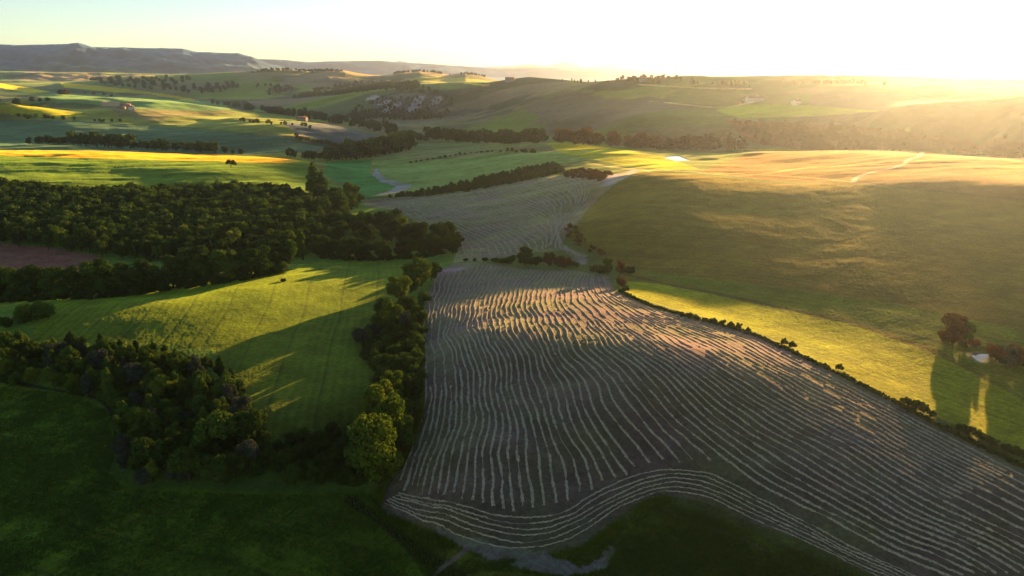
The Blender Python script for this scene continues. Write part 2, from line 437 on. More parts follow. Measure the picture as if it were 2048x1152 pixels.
# verges, tracks, ditches and painted streaks of sunlight: (colour, half width m, frame line)
LINES = [
 ((.20,.165,.13), 2.0, [(1845,304),(1838,313),(1815,320),(1808,328),(1775,338),(1740,345),(1712,356),(1706,364)]),
 ((.26,.20,.12), 1.2, [(1500,305),(1620,302),(1760,300),(1840,304)]),
 ((.26,.20,.10), 1.4, [(1400,346),(1500,350),(1620,335),(1740,330),(1810,326)]),
 ((.22,.19,.10), 1.2, [(1706,364),(1600,354),(1440,346),(1300,340)]),
 ((.040,.040,.018), 1.6, [(1720,362),(1800,375),(1900,385),(2048,400),(2200,412)]),
 ((.035,.042,.016), 1.3, [(1250,548),(1350,572),(1450,590),(1560,615),(1680,640),(1800,665),(1900,690)]),
 ((.21,.195,.10), 0.8, [(770,397),(900,372),(1000,352),(1110,332)]),
 ((.016,.020,.010), 1.3, [(700,1000),(745,1030),(800,1075),(860,1120),(920,1160)]),
 ((.14,.12,.10), .7, [(960,1083),(925,1105),(885,1135),(860,1160)]),
 ((.13,.115,.07), .6, [(1240,1010),(1290,1005),(1400,1050),(1500,1085),(1620,1150)]),
 ((.12,.13,.03), 1.0, [(330,1000),(290,1020),(250,1045),(200,1075)]),  # streak of low sun painted as a paler line on the grass
 ((.10,.115,.03), .9, [(470,1030),(430,1055),(380,1085),(320,1110),(220,1160)]),  # longer sun streak, put into the lower meadow's colour
 ((.020,.022,.012), 0.9, [(0,760),(120,782),(200,800),(240,850)]),
 ((.20,.17,.08), 2.2, [(1110,332),(1180,328),(1240,336),(1300,342)]),
 ((.20,.19,.10), 1.5, [(1000,314),(1080,305),(1150,300),(1180,304)]),
 ((.025,.03,.018), 1.3, [(800,325),(860,318),(930,308),(1000,298)]),
 ((.030,.032,.02), 1.6, [(230,242),(300,247),(400,258),(480,266),(600,276),(680,290)]),
 ((.30,.24,.10), 3, [(360,199),(400,203)]),
 ((.30,.24,.16), 5, [(775,161),(820,166)]),
 ((.34,.28,.10), 6, [(930,166),(975,171)]),
 ((.30,.22,.12), 5, [(1330,205),(1440,215),(1500,205)]),
 ((.30,.22,.12), 5, [(1280,169),(1400,176),(1500,178)]),
]
for c, hw, px in LINES:
    g = gpoly(smooth_line(px, 8))
    d = near_line(g, hw)
    wgt = np.clip((hw * (1 + .5 * N_m) - d) / (hw * .35), 0, 1)[..., None].astype(np.float32)
    C = C * (1 - wgt) + col(c) * wgt
# pale bare ground along the bottom of the mown field
for pts, c in [([(870,1050),(930,1072),(1000,1090),(1100,1108),(1170,1130),(1240,1080),(1235,1092),(1200,1140),(1130,1150),(1010,1130),(940,1100),(880,1068)], (.17,.155,.145)),
               ([(880,540),(930,532),(925,540),(885,546)], (.15,.12,.13)),
               ([(1215,350),(1275,340),(1240,362),(1205,372)], (.17,.15,.15)),
               ([(1140,520),(1160,508),(1175,515),(1172,528)], (.17,.14,.14))]:
    m = inside(gpoly(smooth_line(pts + pts[:1], 6)[:-1]), 3)
    wgt = (m * np.clip(.75 + 1.1 * N_m, 0, 1))[..., None]
    C = C * (1 - wgt) + col(c) * wgt

# drill rows and tramlines of the sown fields
def stripes(ids_, dx, dy, pitch, amp, seed):
    global C
    ph = (X2 * dx + Y2 * dy + 2.5 * fbm(X2 / 45, Y2 / 45, seed, 2)) / pitch
    k_ = amp * np.sin(ph * 2 * math.pi) * np.clip(.6 + fbm(X2 / 30, Y2 / 30, seed + 3, 3), 0, 1) * np.isin(GID, ids_) * (Y2 < 700)
    tram = (np.abs((ph * pitch / 14) % 1 - .5) < .028) * np.isin(GID, ids_) * (Y2 < 600)
    C = C * (1 + k_ - .28 * tram)[..., None].astype(np.float32)
stripes([5], .80, .60, 3.0, .12, 501)
stripes([4], .55, .83, 4.2, .09, 511)
stripes([2], .98, .16, 2.8, .12, 521)
stripes([3], .30, .95, 3.4, .10, 531)
stripes([6], .10, .99, 4.5, .10, 541)
# tonal variation that belongs to the ground itself
C = C * (1 + .22 * N_mid[..., None] + .12 * N_m[..., None] * (Y2 < 900)[..., None])
lumc = C.mean(-1, keepdims=True)
C = lumc + (C - lumc) * (1 + .38 * (~np.isin(GID, [9, 10, 11]))[..., None])
C = np.maximum(C, .004)
mf = np.isin(GID, [9, 10])[..., None] * np.clip(fbm(X2 / 16, Y2 / 16, 441, 4) * 2.2, -1, 1)[..., None]
C = C * (1 + mf * np.array([.06, -.10, .22], np.float32))
warm = np.clip(N_big, -1, 1)[..., None]
C = np.clip(.58 * C * (1 + warm * np.array([.12, .03, -.05], np.float32)), .004, .8)

# ponds: level the ground under the water
PONDS = []
for lab, px in (('wide pond catching the bright sky below the green knoll', [(1326,315),(1345,312.5),(1358,312.5),(1362,314),(1378,320),(1404,328),(1385,328),(1362,325),(1345,320)]),
                ('small pond beside the dark bushes on the right hillside', [(1942,710),(1958,707),(1976,708),(1974,715),(1962,723),(1950,717)])):
    wp = hits(smooth_line(px + px[:1], 5)[:-1])
    lev = float(np.percentile(hz(wp[:, 0], wp[:, 1]), 55))
    wx, wy, wz = ray(*np.array(smooth_line(px + px[:1], 5)[:-1]).T)
    wp = np.stack([wx * lev / wz, wy * lev / wz], 1)
    g = np.stack([wp[:, 0] / wp[:, 1], np.log(wp[:, 1])], 1)
    m = inside(g, 0)
    Z2[m] = np.minimum(Z2[m], lev) - .35
    bw = 14 if wp[:, 1].mean() > 400 else 4
    d = near_line(np.concatenate([g, g[:1]]), bw)
    q = (d < bw) & ~m
    Z2[q] = lev + (Z2[q] - lev) * (d[q] / bw) ** 1.5
    q = d < 1.5
    C[q] = C[q] * .5 + col((.05, .045, .03))
    PONDS.append((lab, wp, lev))
# small relief
LONG = np.isin(GID, [0, 2, 3, 4, 5, 6, 7]) & (Y2 < 900)
g1 = np.random.default_rng(3).random(Z2.shape) - .5
Z2 = Z2 + LONG * g1 * np.where(GID == 2, .06, .10)
Z2 = Z2 + (GID == 10) * g1 * .06
furx = (X2 * .98 + Y2 * .12)
Z2 = Z2 - (GID == 2) * 0.035 * np.clip(fbm(X2/40, Y2/40, 61, 2) + .3, 0, 1) * (np.sin(furx * 2 * math.pi / 4.6) > .75)
Z2 = Z2 + (GID == 11) * (np.sin((X2 * .3 + Y2) * 2 * math.pi / 2.4) * .12 + g1 * .2)

# ------------------------------------------------------------------ materials
def new_mat(name):
    m = bpy.data.materials.new(name); m.use_nodes = True
    n = m.node_tree; n.nodes.clear()
    return m, n, n.nodes.new('ShaderNodeOutputMaterial')
def N(n, t, **k):
    o = n.nodes.new(t)
    for a, b in k.items(): setattr(o, a, b)
    return o

def ground_material():
    m, n, out = new_mat('ground_cover')
    at = N(n, 'ShaderNodeAttribute', attribute_name='albedo')
    tc = N(n, 'ShaderNodeTexCoord')
    n1 = N(n, 'ShaderNodeTexNoise'); n1.inputs['Scale'].default_value = .9; n1.inputs['Detail'].default_value = 6; n1.inputs['Roughness'].default_value = .7
    n2 = N(n, 'ShaderNodeTexNoise'); n2.inputs['Scale'].default_value = .12; n2.inputs['Detail'].default_value = 5; n2.inputs['Roughness'].default_value = .65
    for q in (n1, n2): n.links.new(tc.outputs['Object'], q.inputs['Vector'])
    mr = N(n, 'ShaderNodeMapRange'); mr.inputs[1].default_value = .3; mr.inputs[2].default_value = .7; mr.inputs[3].default_value = .62; mr.inputs[4].default_value = 1.38
    n.links.new(n1.outputs[0], mr.inputs[0])
    mr2 = N(n, 'ShaderNodeMapRange'); mr2.inputs[1].default_value = .3; mr2.inputs[2].default_value = .7; mr2.inputs[3].default_value = .75; mr2.inputs[4].default_value = 1.25
    n.links.new(n2.outputs[0], mr2.inputs[0])
    mu = N(n, 'ShaderNodeMath', operation='MULTIPLY'); n.links.new(mr.outputs[0], mu.inputs[0]); n.links.new(mr2.outputs[0], mu.inputs[1])
    vm = N(n, 'ShaderNodeVectorMath', operation='SCALE'); n.links.new(at.outputs['Color'], vm.inputs[0]); n.links.new(mu.outputs[0], vm.inputs['Scale'])
    bs = N(n, 'ShaderNodeBsdfPrincipled'); bs.inputs['Roughness'].default_value = .95
    bs.inputs['Specular IOR Level'].default_value = .12
    bs.inputs['Sheen Weight'].default_value = 1.0
    bs.inputs['Sheen Roughness'].default_value = .45
    ts = N(n, 'ShaderNodeVectorMath', operation='SCALE'); n.links.new(vm.outputs[0], ts.inputs[0]); ts.inputs['Scale'].default_value = 6.0
    n.links.new(ts.outputs[0], bs.inputs['Sheen Tint'])
    n.links.new(vm.outputs[0], bs.inputs['Base Color'])
    bp = N(n, 'ShaderNodeBump'); bp.inputs['Strength'].default_value = .8; bp.inputs['Distance'].default_value = .22
    n.links.new(n1.outputs[0], bp.inputs['Height']); n.links.new(bp.outputs[0], bs.inputs['Normal'])
    n.links.new(bs.outputs[0], out.inputs[0])
    return m
GROUND = ground_material()

NAMES = {0: 'grassland', 2: 'meadow', 3: 'lower_meadow', 4: 'hillside', 5: 'yellow_meadow', 6: 'bright_field', 7: 'valley_field', 8: 'green_knoll',
         9: 'far_mown_field', 10: 'mown_field', 11: 'ploughed_field', 12: 'plateau_field', 13: 'valley_slope', 14: 'upland_field', 15: 'scrub_hillside', 20: 'far_hills', 21: 'mountains'}
GID[(L2 > math.log(2300)) & (GID == 0)] = 20
GID[(L2 > math.log(5600)) & (GID == 20)] = 21

def mesh_from(name, co, faces4, mat, smooth=True, attr=None):
    me = bpy.data.meshes.new(name)
    me.vertices.add(len(co)); me.vertices.foreach_set('co', np.ascontiguousarray(co, dtype=np.float32).ravel())
    nf = len(faces4); k = faces4.shape[1]
    me.loops.add(nf * k); me.loops.foreach_set('vertex_index', np.ascontiguousarray(faces4, dtype=np.int32).ravel())
    me.polygons.add(nf); me.polygons.foreach_set('loop_start', np.arange(0, nf * k, k, dtype=np.int32))
    me.polygons.foreach_set('loop_total', np.full(nf, k, np.int32))
    if smooth: me.polygons.foreach_set('use_smooth', np.ones(nf, bool))
    if attr is not None:
        a = me.attributes.new('albedo', 'FLOAT_COLOR', 'POINT')
        c4 = np.ones((len(co), 4), np.float32); c4[:, :3] = attr
        a.data.foreach_set('color', c4.ravel())
    me.materials.append(mat)
    me.update(calc_edges=True)
    return me

nr, nc = Z2.shape
ids = np.arange(nr * nc).reshape(nr, nc)
quads = np.stack([ids[:-1, :-1], ids[:-1, 1:], ids[1:, 1:], ids[1:, :-1]], -1).reshape(-1, 4)
qid = GID[:-1, :-1].ravel()
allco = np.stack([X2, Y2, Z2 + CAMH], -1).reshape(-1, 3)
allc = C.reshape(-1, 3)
for gid, nm in NAMES.items():
    q = quads[qid == gid]
    if not len(q): continue
    used, inv = np.unique(q, return_inverse=True)
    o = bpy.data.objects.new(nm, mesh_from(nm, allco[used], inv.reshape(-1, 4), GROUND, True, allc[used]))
    o['kind'] = 'structure'
    COL.objects.link(o)

# ------------------------------------------------------------------ object helpers
def link(name, me, parent=None, loc=(0, 0, 0), rot=(0, 0, 0), scale=(1, 1, 1)):
    o = bpy.data.objects.new(name, me); COL.objects.link(o)
    o.location = loc; o.rotation_euler = rot; o.scale = scale
    if parent: o.parent = parent
    return o
def tag(o, label, cat, group=None):
    o['label'] = label; o['category'] = cat
    if group: o['group'] = group
    return o

# ------------------------------------------------------------------ ponds
m_, n_, out_ = new_mat('still_water')
b_ = N(n_, 'ShaderNodeBsdfPrincipled'); b_.inputs['Base Color'].default_value = (.02, .03, .03, 1); b_.inputs['Roughness'].default_value = .04; b_.inputs['IOR'].default_value = 1.33
b_.inputs['Specular IOR Level'].default_value = 1.0
n_.links.new(b_.outputs[0], out_.inputs[0])
for lab, wp, lev in PONDS:
    co = np.array([(x, y, lev - .12 + CAMH) for x, y in wp]); c = co.mean(0)
    co = np.concatenate([co, [c]]); k = len(wp)
    f = np.array([(i, (i + 1) % k, k) for i in range(k)])
    me = mesh_from('pond', co, f, m_, False)
    o = link('pond', me); o['kind'] = 'structure'; o['label'] = lab

# ------------------------------------------------------------------ hay windrows
def hay_material():
    m, n, out = new_mat('dry_hay')
    tc = N(n, 'ShaderNodeTexCoord')
    n1 = N(n, 'ShaderNodeTexNoise'); n1.inputs['Scale'].default_value = 1.6; n1.inputs['Detail'].default_value = 5
    n.links.new(tc.outputs['Object'], n1.inputs['Vector'])
    cr = N(n, 'ShaderNodeValToRGB'); cr.color_ramp.elements[0].position = .3; cr.color_ramp.elements[1].position = .7
    cr.color_ramp.elements[0].color = (.18, .155, .10, 1); cr.color_ramp.elements[1].color = (.42, .37, .26, 1)
    n.links.new(n1.outputs[0], cr.inputs[0])
    bs = N(n, 'ShaderNodeBsdfPrincipled'); bs.inputs['Roughness'].default_value = .9; bs.inputs['Specular IOR Level'].default_value = .1
    bs.inputs['Sheen Weight'].default_value = .5; bs.inputs['Sheen Roughness'].default_value = .5
    n.links.new(cr.outputs[0], bs.inputs['Base Color']); n.links.new(cr.outputs[0], bs.inputs['Sheen Tint'])
    n.links.new(bs.outputs[0], out.inputs[0])
    return m
HAY = hay_material()

def pip(pt, poly):
    x, y = pt; c = False; n = len(poly)
    for i in range(n):
        x1, y1 = poly[i]; x2, y2 = poly[(i + 1) % n]
        if (y1 > y) != (y2 > y) and x < (x2 - x1) * (y - y1) / (y2 - y1) + x1: c = not c
    return c

def resample(P, n):
    d = np.concatenate([[0], np.cumsum(np.hypot(*np.diff(P, axis=0).T))])
    t = np.linspace(0, d[-1], n)
    return np.stack([np.interp(t, d, P[:, 0]), np.interp(t, d, P[:, 1])], 1), d[-1]

def windrow(name, P, half, hgt, step, seed, label, group, wob=.35):
    rg = np.random.default_rng(seed)
    _, L = resample(P, 3)
    if L < 6: return None
    n = max(6, int(L / step))
    Q, _ = resample(P, n)
    t = np.gradient(Q, axis=0); t /= np.hypot(t[:, 0], t[:, 1])[:, None] + 1e-9
    nrm = np.stack([-t[:, 1], t[:, 0]], 1)
    s = np.arange(n) * step
    ww = np.stack([fbm(Q[:, 0] / 17, Q[:, 1] / 17, 801, 3), fbm(Q[:, 0] / 17, Q[:, 1] / 17, 811, 3)], 1)
    Q = Q + ww * 1.5
    w0 = wob * fbm(s / 8, s * 0 + seed, 1001, 4) + wob * .55 * (rg.random(n) - .5)
    Q = Q + nrm * w0[:, None]
    prof = np.array([(-1, -.12), (-.62, .55), (-.2, 1), (.25, .95), (.65, .5), (1, -.12)])
    wv = half * (1 + .45 * fbm(s / 2.5, s * 0 + seed * 3.1, 1002, 2) + .5 * (rg.random(n) - .5))
    hv = hgt * (1 + .6 * fbm(s / 3.5, s * 0 + seed * 1.7, 1003, 2))
    gap = fbm(s / 6.0, s * 0 + seed * 2.3, 1004, 3) > .33
    wv[gap] *= .35; hv[gap] *= .25
    co = []
    for pw, ph in prof:
        e = Q + nrm * (pw * wv * (1 + .35 * (rg.random(n) - .5)))[:, None]
        z = hz(e[:, 0], e[:, 1]) + CAMH + (ph * hv * (1 + .5 * (rg.random(n) - .5)) if ph > 0 else np.full(n, -.10))
        co.append(np.column_stack([e, z]))
    k = len(prof)
    co = np.stack(co, 1).reshape(-1, 3)
    i = np.arange(n - 1)[:, None] * k + np.arange(k - 1)[None]
    f = np.stack([i, i + 1, i + 1 + k, i + k], -1).reshape(-1, 4)[:, ::-1]
    o = link(name, mesh_from(name, co, f, HAY))
    return tag(o, label, 'hay windrow', group)

def family(guides, spacing, clip, K=90, top=0.0):
    G = []
    for g in guides:
        P, _ = resample(hits(smooth_line(g, 8)), K); G.append(P)
    cl = [tuple(p) for p in hits(dense(clip, 3))]
    rows = []
    for a, b in zip(G[:-1], G[1:]):
        gap = np.hypot(*(a - b).T)
        n = max(1, int(round(np.percentile(gap, 62) / spacing)))
        for j in range(n):
            P = a + (b - a) * (j / n)
            loc = gap / n
            ok = np.array([pip(p, cl) for p in P])
            if j % 2: ok &= loc > spacing * .8
            if j % 4 == 2: ok &= loc > spacing * .42
            run = []
            segs = []
            for k_ in range(K):
                if ok[k_]: run.append(P[k_])
                elif run: segs.append(run); run = []
            if run: segs.append(run)
            for sgm in segs:
                if len(sgm) > 4: rows.append(np.array(sgm))
    return rows
ORD = 'first second third fourth fifth sixth seventh eighth ninth tenth eleventh twelfth thirteenth fourteenth fifteenth sixteenth seventeenth eighteenth nineteenth twentieth'.split()
for t_, w_ in (('twentieth', 'twenty'), ('thirtieth', 'thirty'), ('fortieth', 'forty'), ('fiftieth', 'fifty')):
    if t_ != 'twentieth': ORD.append(t_)
    ORD += [w_ + '-' + o_ for o_ in ORD[:9]]
cnt_ = {}
def nth(key):
    cnt_[key] = cnt_.get(key, 0) + 1
    return ORD[min(cnt_[key], len(ORD)) - 1]
MAIN = [
 [(862,556),(852,600),(848,640),(846,690),(853,750),(848,820),(828,885),(800,950),(785,990)],
 [(950,530),(922,580),(903,630),(900,680),(922,740),(925,810),(908,880),(893,940),(880,1010)],
 [(1030,537),(998,580),(982,620),(1000,680),(1022,740),(1040,820),(1050,890),(1058,950),(1064,1030)],
 [(1105,542),(1075,582),(1080,620),(1112,680),(1150,740),(1188,810),(1222,870),(1262,930),(1300,985)],
 [(1150,544),(1130,585),(1150,625),(1205,685),(1265,740),(1325,805),(1385,865),(1460,925),(1550,985),(1700,1060),(1900,1160)],
 [(1185,548),(1190,585),(1245,630),(1330,680),(1430,740),(1530,800),(1640,860),(1780,940),(1930,1020),(2150,1130)],
 [(1222,556),(1245,590),(1320,622),(1500,672),(1600,716),(1750,790),(1900,868),(2080,960),(2250,1040)],
]
CLIP = [(880,540),(950,527),(1050,541),(1150,544),(1212,556),(1228,588),(1300,616),(1400,645),(1500,674),(1600,716),(1750,788),(1900,868),(2048,942),(2250,1045),(2250,1280),(1900,1185),(1700,1062),(1560,992),(1450,935),(1380,925),(1290,937),(1205,968),(1135,1012),(1085,1026),(1000,1022),(880,1002),(790,978),(805,915),(832,850),(850,760),(845,680),(848,640),(857,590)]
k = 0
M4 = [(1150,544),(1130,585),(1150,625),(1205,685),(1265,740),(1325,805),(1370,850),(1420,893),(1475,940)]
for P in family(MAIN[:4] + [M4], 1.95, CLIP) + family(MAIN[4:], 1.95, CLIP):
    u0, v0 = proj(P[0][0], P[0][1], float(hz(*P[0])))
    side = 'left' if u0 < 960 else 'middle' if u0 < 1110 else 'right'
    windrow('hay_windrow', P, .34, .22, .28, 100 + k, '%s hay windrow counting rightwards down the %s part of the mown field' % (nth(side), side), 'hay windrows down the %s part of the mown field' % side)
    k += 1
HEAD = [
 [(792,985),(880,1008),(1000,1030),(1085,1034),(1140,1018),(1210,975),(1295,944),(1380,942),(1450,962),(1560,1022),(1700,1092),(1860,1165)],
 [(760,1002),(840,1048),(920,1080),(1000,1100),(1085,1096),(1150,1076),(1215,1034),(1265,1003),(1330,985),(1410,997),(1510,1045),(1600,1080),(1700,1128),(1850,1200)],
]
hp, _ = resample(hits(smooth_line(HEAD[0], 8)), 160); hq, _ = resample(hits(smooth_line(HEAD[1], 8)), 160)
for j in range(6):
    P = hp + (hq - hp) * (j / 5.3)
    windrow('hay_windrow', P, .20 - .01 * j, .16, .33, 300 + j, 'curving hay windrow by the near field edge, %s outwards from the straight ones' % ORD[j], 'hay windrows along the near edge', .42)
FAR = [
 [(735,404),(790,416),(850,450),(895,480),(912,512)],
 [(768,398),(840,422),(920,456),(985,488),(1000,512)],
 [(850,392),(930,420),(1020,450),(1078,478),(1085,500)],
 [(960,378),(1040,405),(1100,430),(1112,455),(1100,492)],
 [(1060,360),(1125,378),(1150,405),(1112,462),(1135,497),(1160,512)],
 [(1190,352),(1190,375),(1165,415),(1122,468),(1130,490),(1175,512)],
]
FCLIP = [(735,402),(760,399),(870,392),(1000,373),(1090,355),(1170,353),(1205,364),(1230,362),(1178,412),(1133,468),(1125,488),(1172,509),(1165,520),(1120,500),(1060,503),(1000,512),(912,520),(915,500),(888,462),(838,446),(790,420)]
for P in family(FAR, 3.6, FCLIP):
    u0, v0 = proj(P[0][0], P[0][1], float(hz(*P[0])))
    windrow('hay_windrow', P, .55, .32, .9, 500 + k, '%s thin hay windrow from the left in the far mown field' % nth('farfield'), 'hay windrows in the far mown field', .3)
    k += 1

# ------------------------------------------------------------------ trees and shrubs
def leaf_material(name, c1, c2, trans=.35):
    m, n, out = new_mat(name)
    oi = N(n, 'ShaderNodeObjectInfo'); tc = N(n, 'ShaderNodeTexCoord')
    ns = N(n, 'ShaderNodeTexNoise'); ns.inputs['Scale'].default_value = .55; ns.inputs['Detail'].default_value = 4
    n.links.new(tc.outputs['Object'], ns.inputs['Vector'])
    ad = N(n, 'ShaderNodeMath', operation='ADD'); n.links.new(ns.outputs[0], ad.inputs[0]); n.links.new(oi.outputs['Random'], ad.inputs[1])
    mr = N(n, 'ShaderNodeMapRange'); mr.inputs[1].default_value = .4; mr.inputs[2].default_value = 1.5; n.links.new(ad.outputs[0], mr.inputs[0])
    mx = N(n, 'ShaderNodeMix', data_type='RGBA'); n.links.new(mr.outputs[0], mx.inputs[0]); mx.inputs[6].default_value = (*c1, 1); mx.inputs[7].default_value = (*c2, 1)
    df = N(n, 'ShaderNodeBsdfDiffuse'); tr = N(n, 'ShaderNodeBsdfTranslucent'); ms = N(n, 'ShaderNodeMixShader'); ms.inputs[0].default_value = trans
    n.links.new(mx.outputs[2], df.inputs[0]); n.links.new(mx.outputs[2], tr.inputs[0])
    n.links.new(df.outputs[0], ms.inputs[1]); n.links.new(tr.outputs[0], ms.inputs[2]); n.links.new(ms.outputs[0], out.inputs[0])
    return m
LEAF = {'dark': leaf_material('foliage_dark', (.028, .058, .012), (.058, .098, .018)),
        'olive': leaf_material('foliage_olive', (.042, .086, .014), (.082, .138, .022)),
        'bright': leaf_material('foliage_bright', (.074, .128, .014), (.142, .190, .022), .45),
        'grey': leaf_material('foliage_grey_green', (.045, .062, .042), (.075, .090, .060)),
        'reddened': leaf_material('foliage_flare_red', (.085, .050, .020), (.150, .080, .028))}  # red cast of the sun flare put into these leaves
bk, bn, bo = new_mat('bark')
bb = N(bn, 'ShaderNodeBsdfDiffuse'); bb.inputs[0].default_value = (.06, .048, .036, 1); bn.links.new(bb.outputs[0], bo.inputs[0])

def crown_geo(kind, nq, leaf, rg):
    """leaf quads of a crown for a tree 10 m tall, standing on the origin"""
    lobes = []
    def lobe(x, y, z, rx, rz): lobes.append((x, y, z, rx, rz))
    if kind == 'round':
        lobe(0, 0, 4.9, 2.7, 3.4)
        for i in range(17):
            a = rg.uniform(0, 6.283); e = rg.uniform(-.95, 1.15); r = 3.0 * math.cos(e) * rg.uniform(.8, 1.1)
            s = rg.uniform(.85, 1.7); lobe(r * math.cos(a), r * math.sin(a), 5.0 + 3.7 * math.sin(e), s, s * rg.uniform(.75, 1))
    elif kind == 'tall':
        for i in range(13):
            z = 2.2 + 6.6 * i / 12; w_ = 1.55 * (1 - ((z - 4.5) / 6.2) ** 2)
            a = rg.uniform(0, 6.283); r = rg.uniform(.1, .75) * w_
            lobe(r * math.cos(a), r * math.sin(a), z, w_ * rg.uniform(.55, .9), rg.uniform(.9, 1.5))
    elif kind == 'broad':
        for i in range(15):
            a = rg.uniform(0, 6.283); r = 4.2 * math.sqrt(rg.uniform(0, 1)); s = rg.uniform(1.3, 2.3)
            lobe(r * math.cos(a), r * math.sin(a), 3.4 + 4.9 * (1 - (r / 5) ** 2) * rg.uniform(.55, 1), s, s * .85)
    else:  # shrub: leaves down to the ground
        for i in range(12):
            a = rg.uniform(0, 6.283); r = 5.2 * math.sqrt(rg.uniform(0, 1)); s = rg.uniform(1.6, 3.0)
            lobe(r * math.cos(a), r * math.sin(a), s * .6 + rg.uniform(0, 6.4) * (1 - (r / 6.5) ** 2), s, s * .9)
    L = np.array(lobes)
    vol = L[:, 3] ** 2
    pick_ = rg.choice(len(L), nq, p=vol / vol.sum())
    d = rg.normal(size=(nq, 3)); d /= np.linalg.norm(d, axis=1)[:, None]
    rad = 1 - np.abs(rg.normal(0, .24, nq)); rad = rad + .12 * (rg.random(nq) < .12)
    c = L[pick_]
    p = c[:, :3] + d * np.stack([c[:, 3], c[:, 3], c[:, 4]], 1) * rad[:, None]
    nrm = d + rg.normal(0, .45, (nq, 3)); nrm /= np.linalg.norm(nrm, axis=1)[:, None]
    t = np.cross(nrm, rg.normal(size=(nq, 3))); t /= np.linalg.norm(t, axis=1)[:, None] + 1e-9
    b = np.cross(nrm, t)
    s = leaf * rg.uniform(.55, 1.35, nq)[:, None]
    co = np.stack([p - t*s - b*s*.6, p + t*s - b*s*.7, p + t*s*.9 + b*s*.7, p - t*s*.8 + b*s*.6], 1)
    co[..., 2] = np.maximum(co[..., 2], .02)
    return co.reshape(-1, 3), np.arange(nq * 4).reshape(-1, 4), L

def tube(p, q, r0_, r1_, k=6):
    p, q = np.array(p, float), np.array(q, float); ax = (q - p) / np.linalg.norm(q - p)
    u_ = np.cross(ax, [.3, 1, .1]); u_ /= np.linalg.norm(u_); v_ = np.cross(ax, u_)
    an = np.arange(k) * 2 * math.pi / k
    ring = np.cos(an)[:, None] * u_ + np.sin(an)[:, None] * v_
    co = np.concatenate([p + ring * r0_, q + ring * r1_])
    f = np.array([(i, (i + 1) % k, k + (i + 1) % k, k + i) for i in range(k)])
    return co, f
def join(parts):
    cs, fs, o_ = [], [], 0
    for c, f in parts: cs.append(c); fs.append(f + o_); o_ += len(c)
    return np.concatenate(cs), np.concatenate(fs)
def trunk_geo(kind, L, rg):
    h = {'round': 5.0, 'tall': 7.0, 'broad': 3.6, 'shrub': 1.6}[kind]
    parts = [tube((0, 0, -.6), (.1, 0, h * .5), .34, .25), tube((.1, 0, h * .5), (0, .1, h), .25, .12)]
    for i in rg.choice(len(L), 5, replace=False):
        parts.append(tube((.05, 0, h * rg.uniform(.35, .8)), L[i, :3], .13, .04, 5))
    return join(parts)

PROTO = {}; CROWN_N = {}
def proto(kind, lod, leafname, var):
    key = (kind, lod, leafname, var)
    if key in PROTO: return PROTO[key]
    rg = np.random.default_rng(abs(hash((kind, lod, var))) % 9999 if False else (len(kind) * 37 + ord(kind[0]) * 11 + var * 101 + {'near': 1, 'mid': 2, 'far': 3}[lod]))
    nq, lf = {'near': (4600, .21), 'mid': (1500, .30), 'far': (330, .62)}[lod]
    if kind == 'shrub' or kind == 'broad': lf *= 1.3
    co, f, L = crown_geo(kind, nq, lf, rg)
    mat = LEAF[leafname]
    if lod == 'far':
        tc_, tf = trunk_geo(kind, L, rg)
        me = mesh_from('tree', np.concatenate([co, tc_]), np.concatenate([f, tf + len(co)]), mat, False)
        me.materials.append(bk)
        mi = np.zeros(len(f) + len(tf), np.int32); mi[len(f):] = 1; me.polygons.foreach_set('material_index', mi)
        PROTO[key] = (me, None); CROWN_N[me.name] = len(co)
    else:
        tc_, tf = trunk_geo(kind, L, rg)
        PROTO[key] = (mesh_from('crown', co, f, mat, False), mesh_from('trunk', tc_, tf, bk, False))
    return PROTO[key]

TRG = np.random.default_rng(2024)
def plant_world(x, y, h, kind, leaf, name, label, cat, group=None, wide=1.0, lod=None, sink=.0):
    if lod is None: lod = 'near' if y < 380 else 'mid' if y < 760 else 'far'
    z = float(hz(x, y)) + CAMH - sink
    cr, tk = proto(kind, lod, leaf, int(TRG.integers(0, 3)))
    s = h / 10.0
    if kind == 'shrub': s = h / 8.2
    sc_ = (s * wide * TRG.uniform(.9, 1.12), s * wide * TRG.uniform(.9, 1.12), s)
    rot = (0, 0, float(TRG.uniform(0, 6.283)))
    if tk is None:
        o = link(name, cr, None, (x, y, z), rot, sc_)
    else:
        o = link(name, None, None, (x, y, z), rot, sc_)
        link('crown', cr, o); link('trunk' if kind != 'shrub' else 'stems', tk, o)
    return tag(o, label, cat, group)

def plant(u, v, h, kind='round', leaf='olive', name='tree', label='', cat='tree', group=None, wide=1.0, **kw):
    x, y = hit(u, v)
    return plant_world(x, y, h, kind, leaf, name, label, cat, group, wide, **kw)

def along(pix, n, jit=0.0, jd=0.0):
    W, _ = resample(hits(smooth_line(pix, 6)), n)
    W = W + TRG.normal(0, 1, W.shape) * jit
    return W

def scatter(pix, dist, limit=5000, seed=1):
    """evenly jittered world positions inside an outline"""
    g = hits(dense(pix, 3)); poly = [tuple(p) for p in g]
    rg = np.random.default_rng(seed)
    x0, y0 = g.min(0); x1, y1 = g.max(0)
    out = []
    nx = int((x1 - x0) / dist) + 1; ny = int((y1 - y0) / dist) + 1
    for j in range(ny):
        for i in range(nx):
            p = (x0 + (i + .5 * (j % 2) + rg.uniform(-.38, .38)) * dist, y0 + (j + rg.uniform(-.38, .38)) * dist)
            if pip(p, poly): out.append(p)
    rg.shuffle(out)
    return np.array(out[:limit])

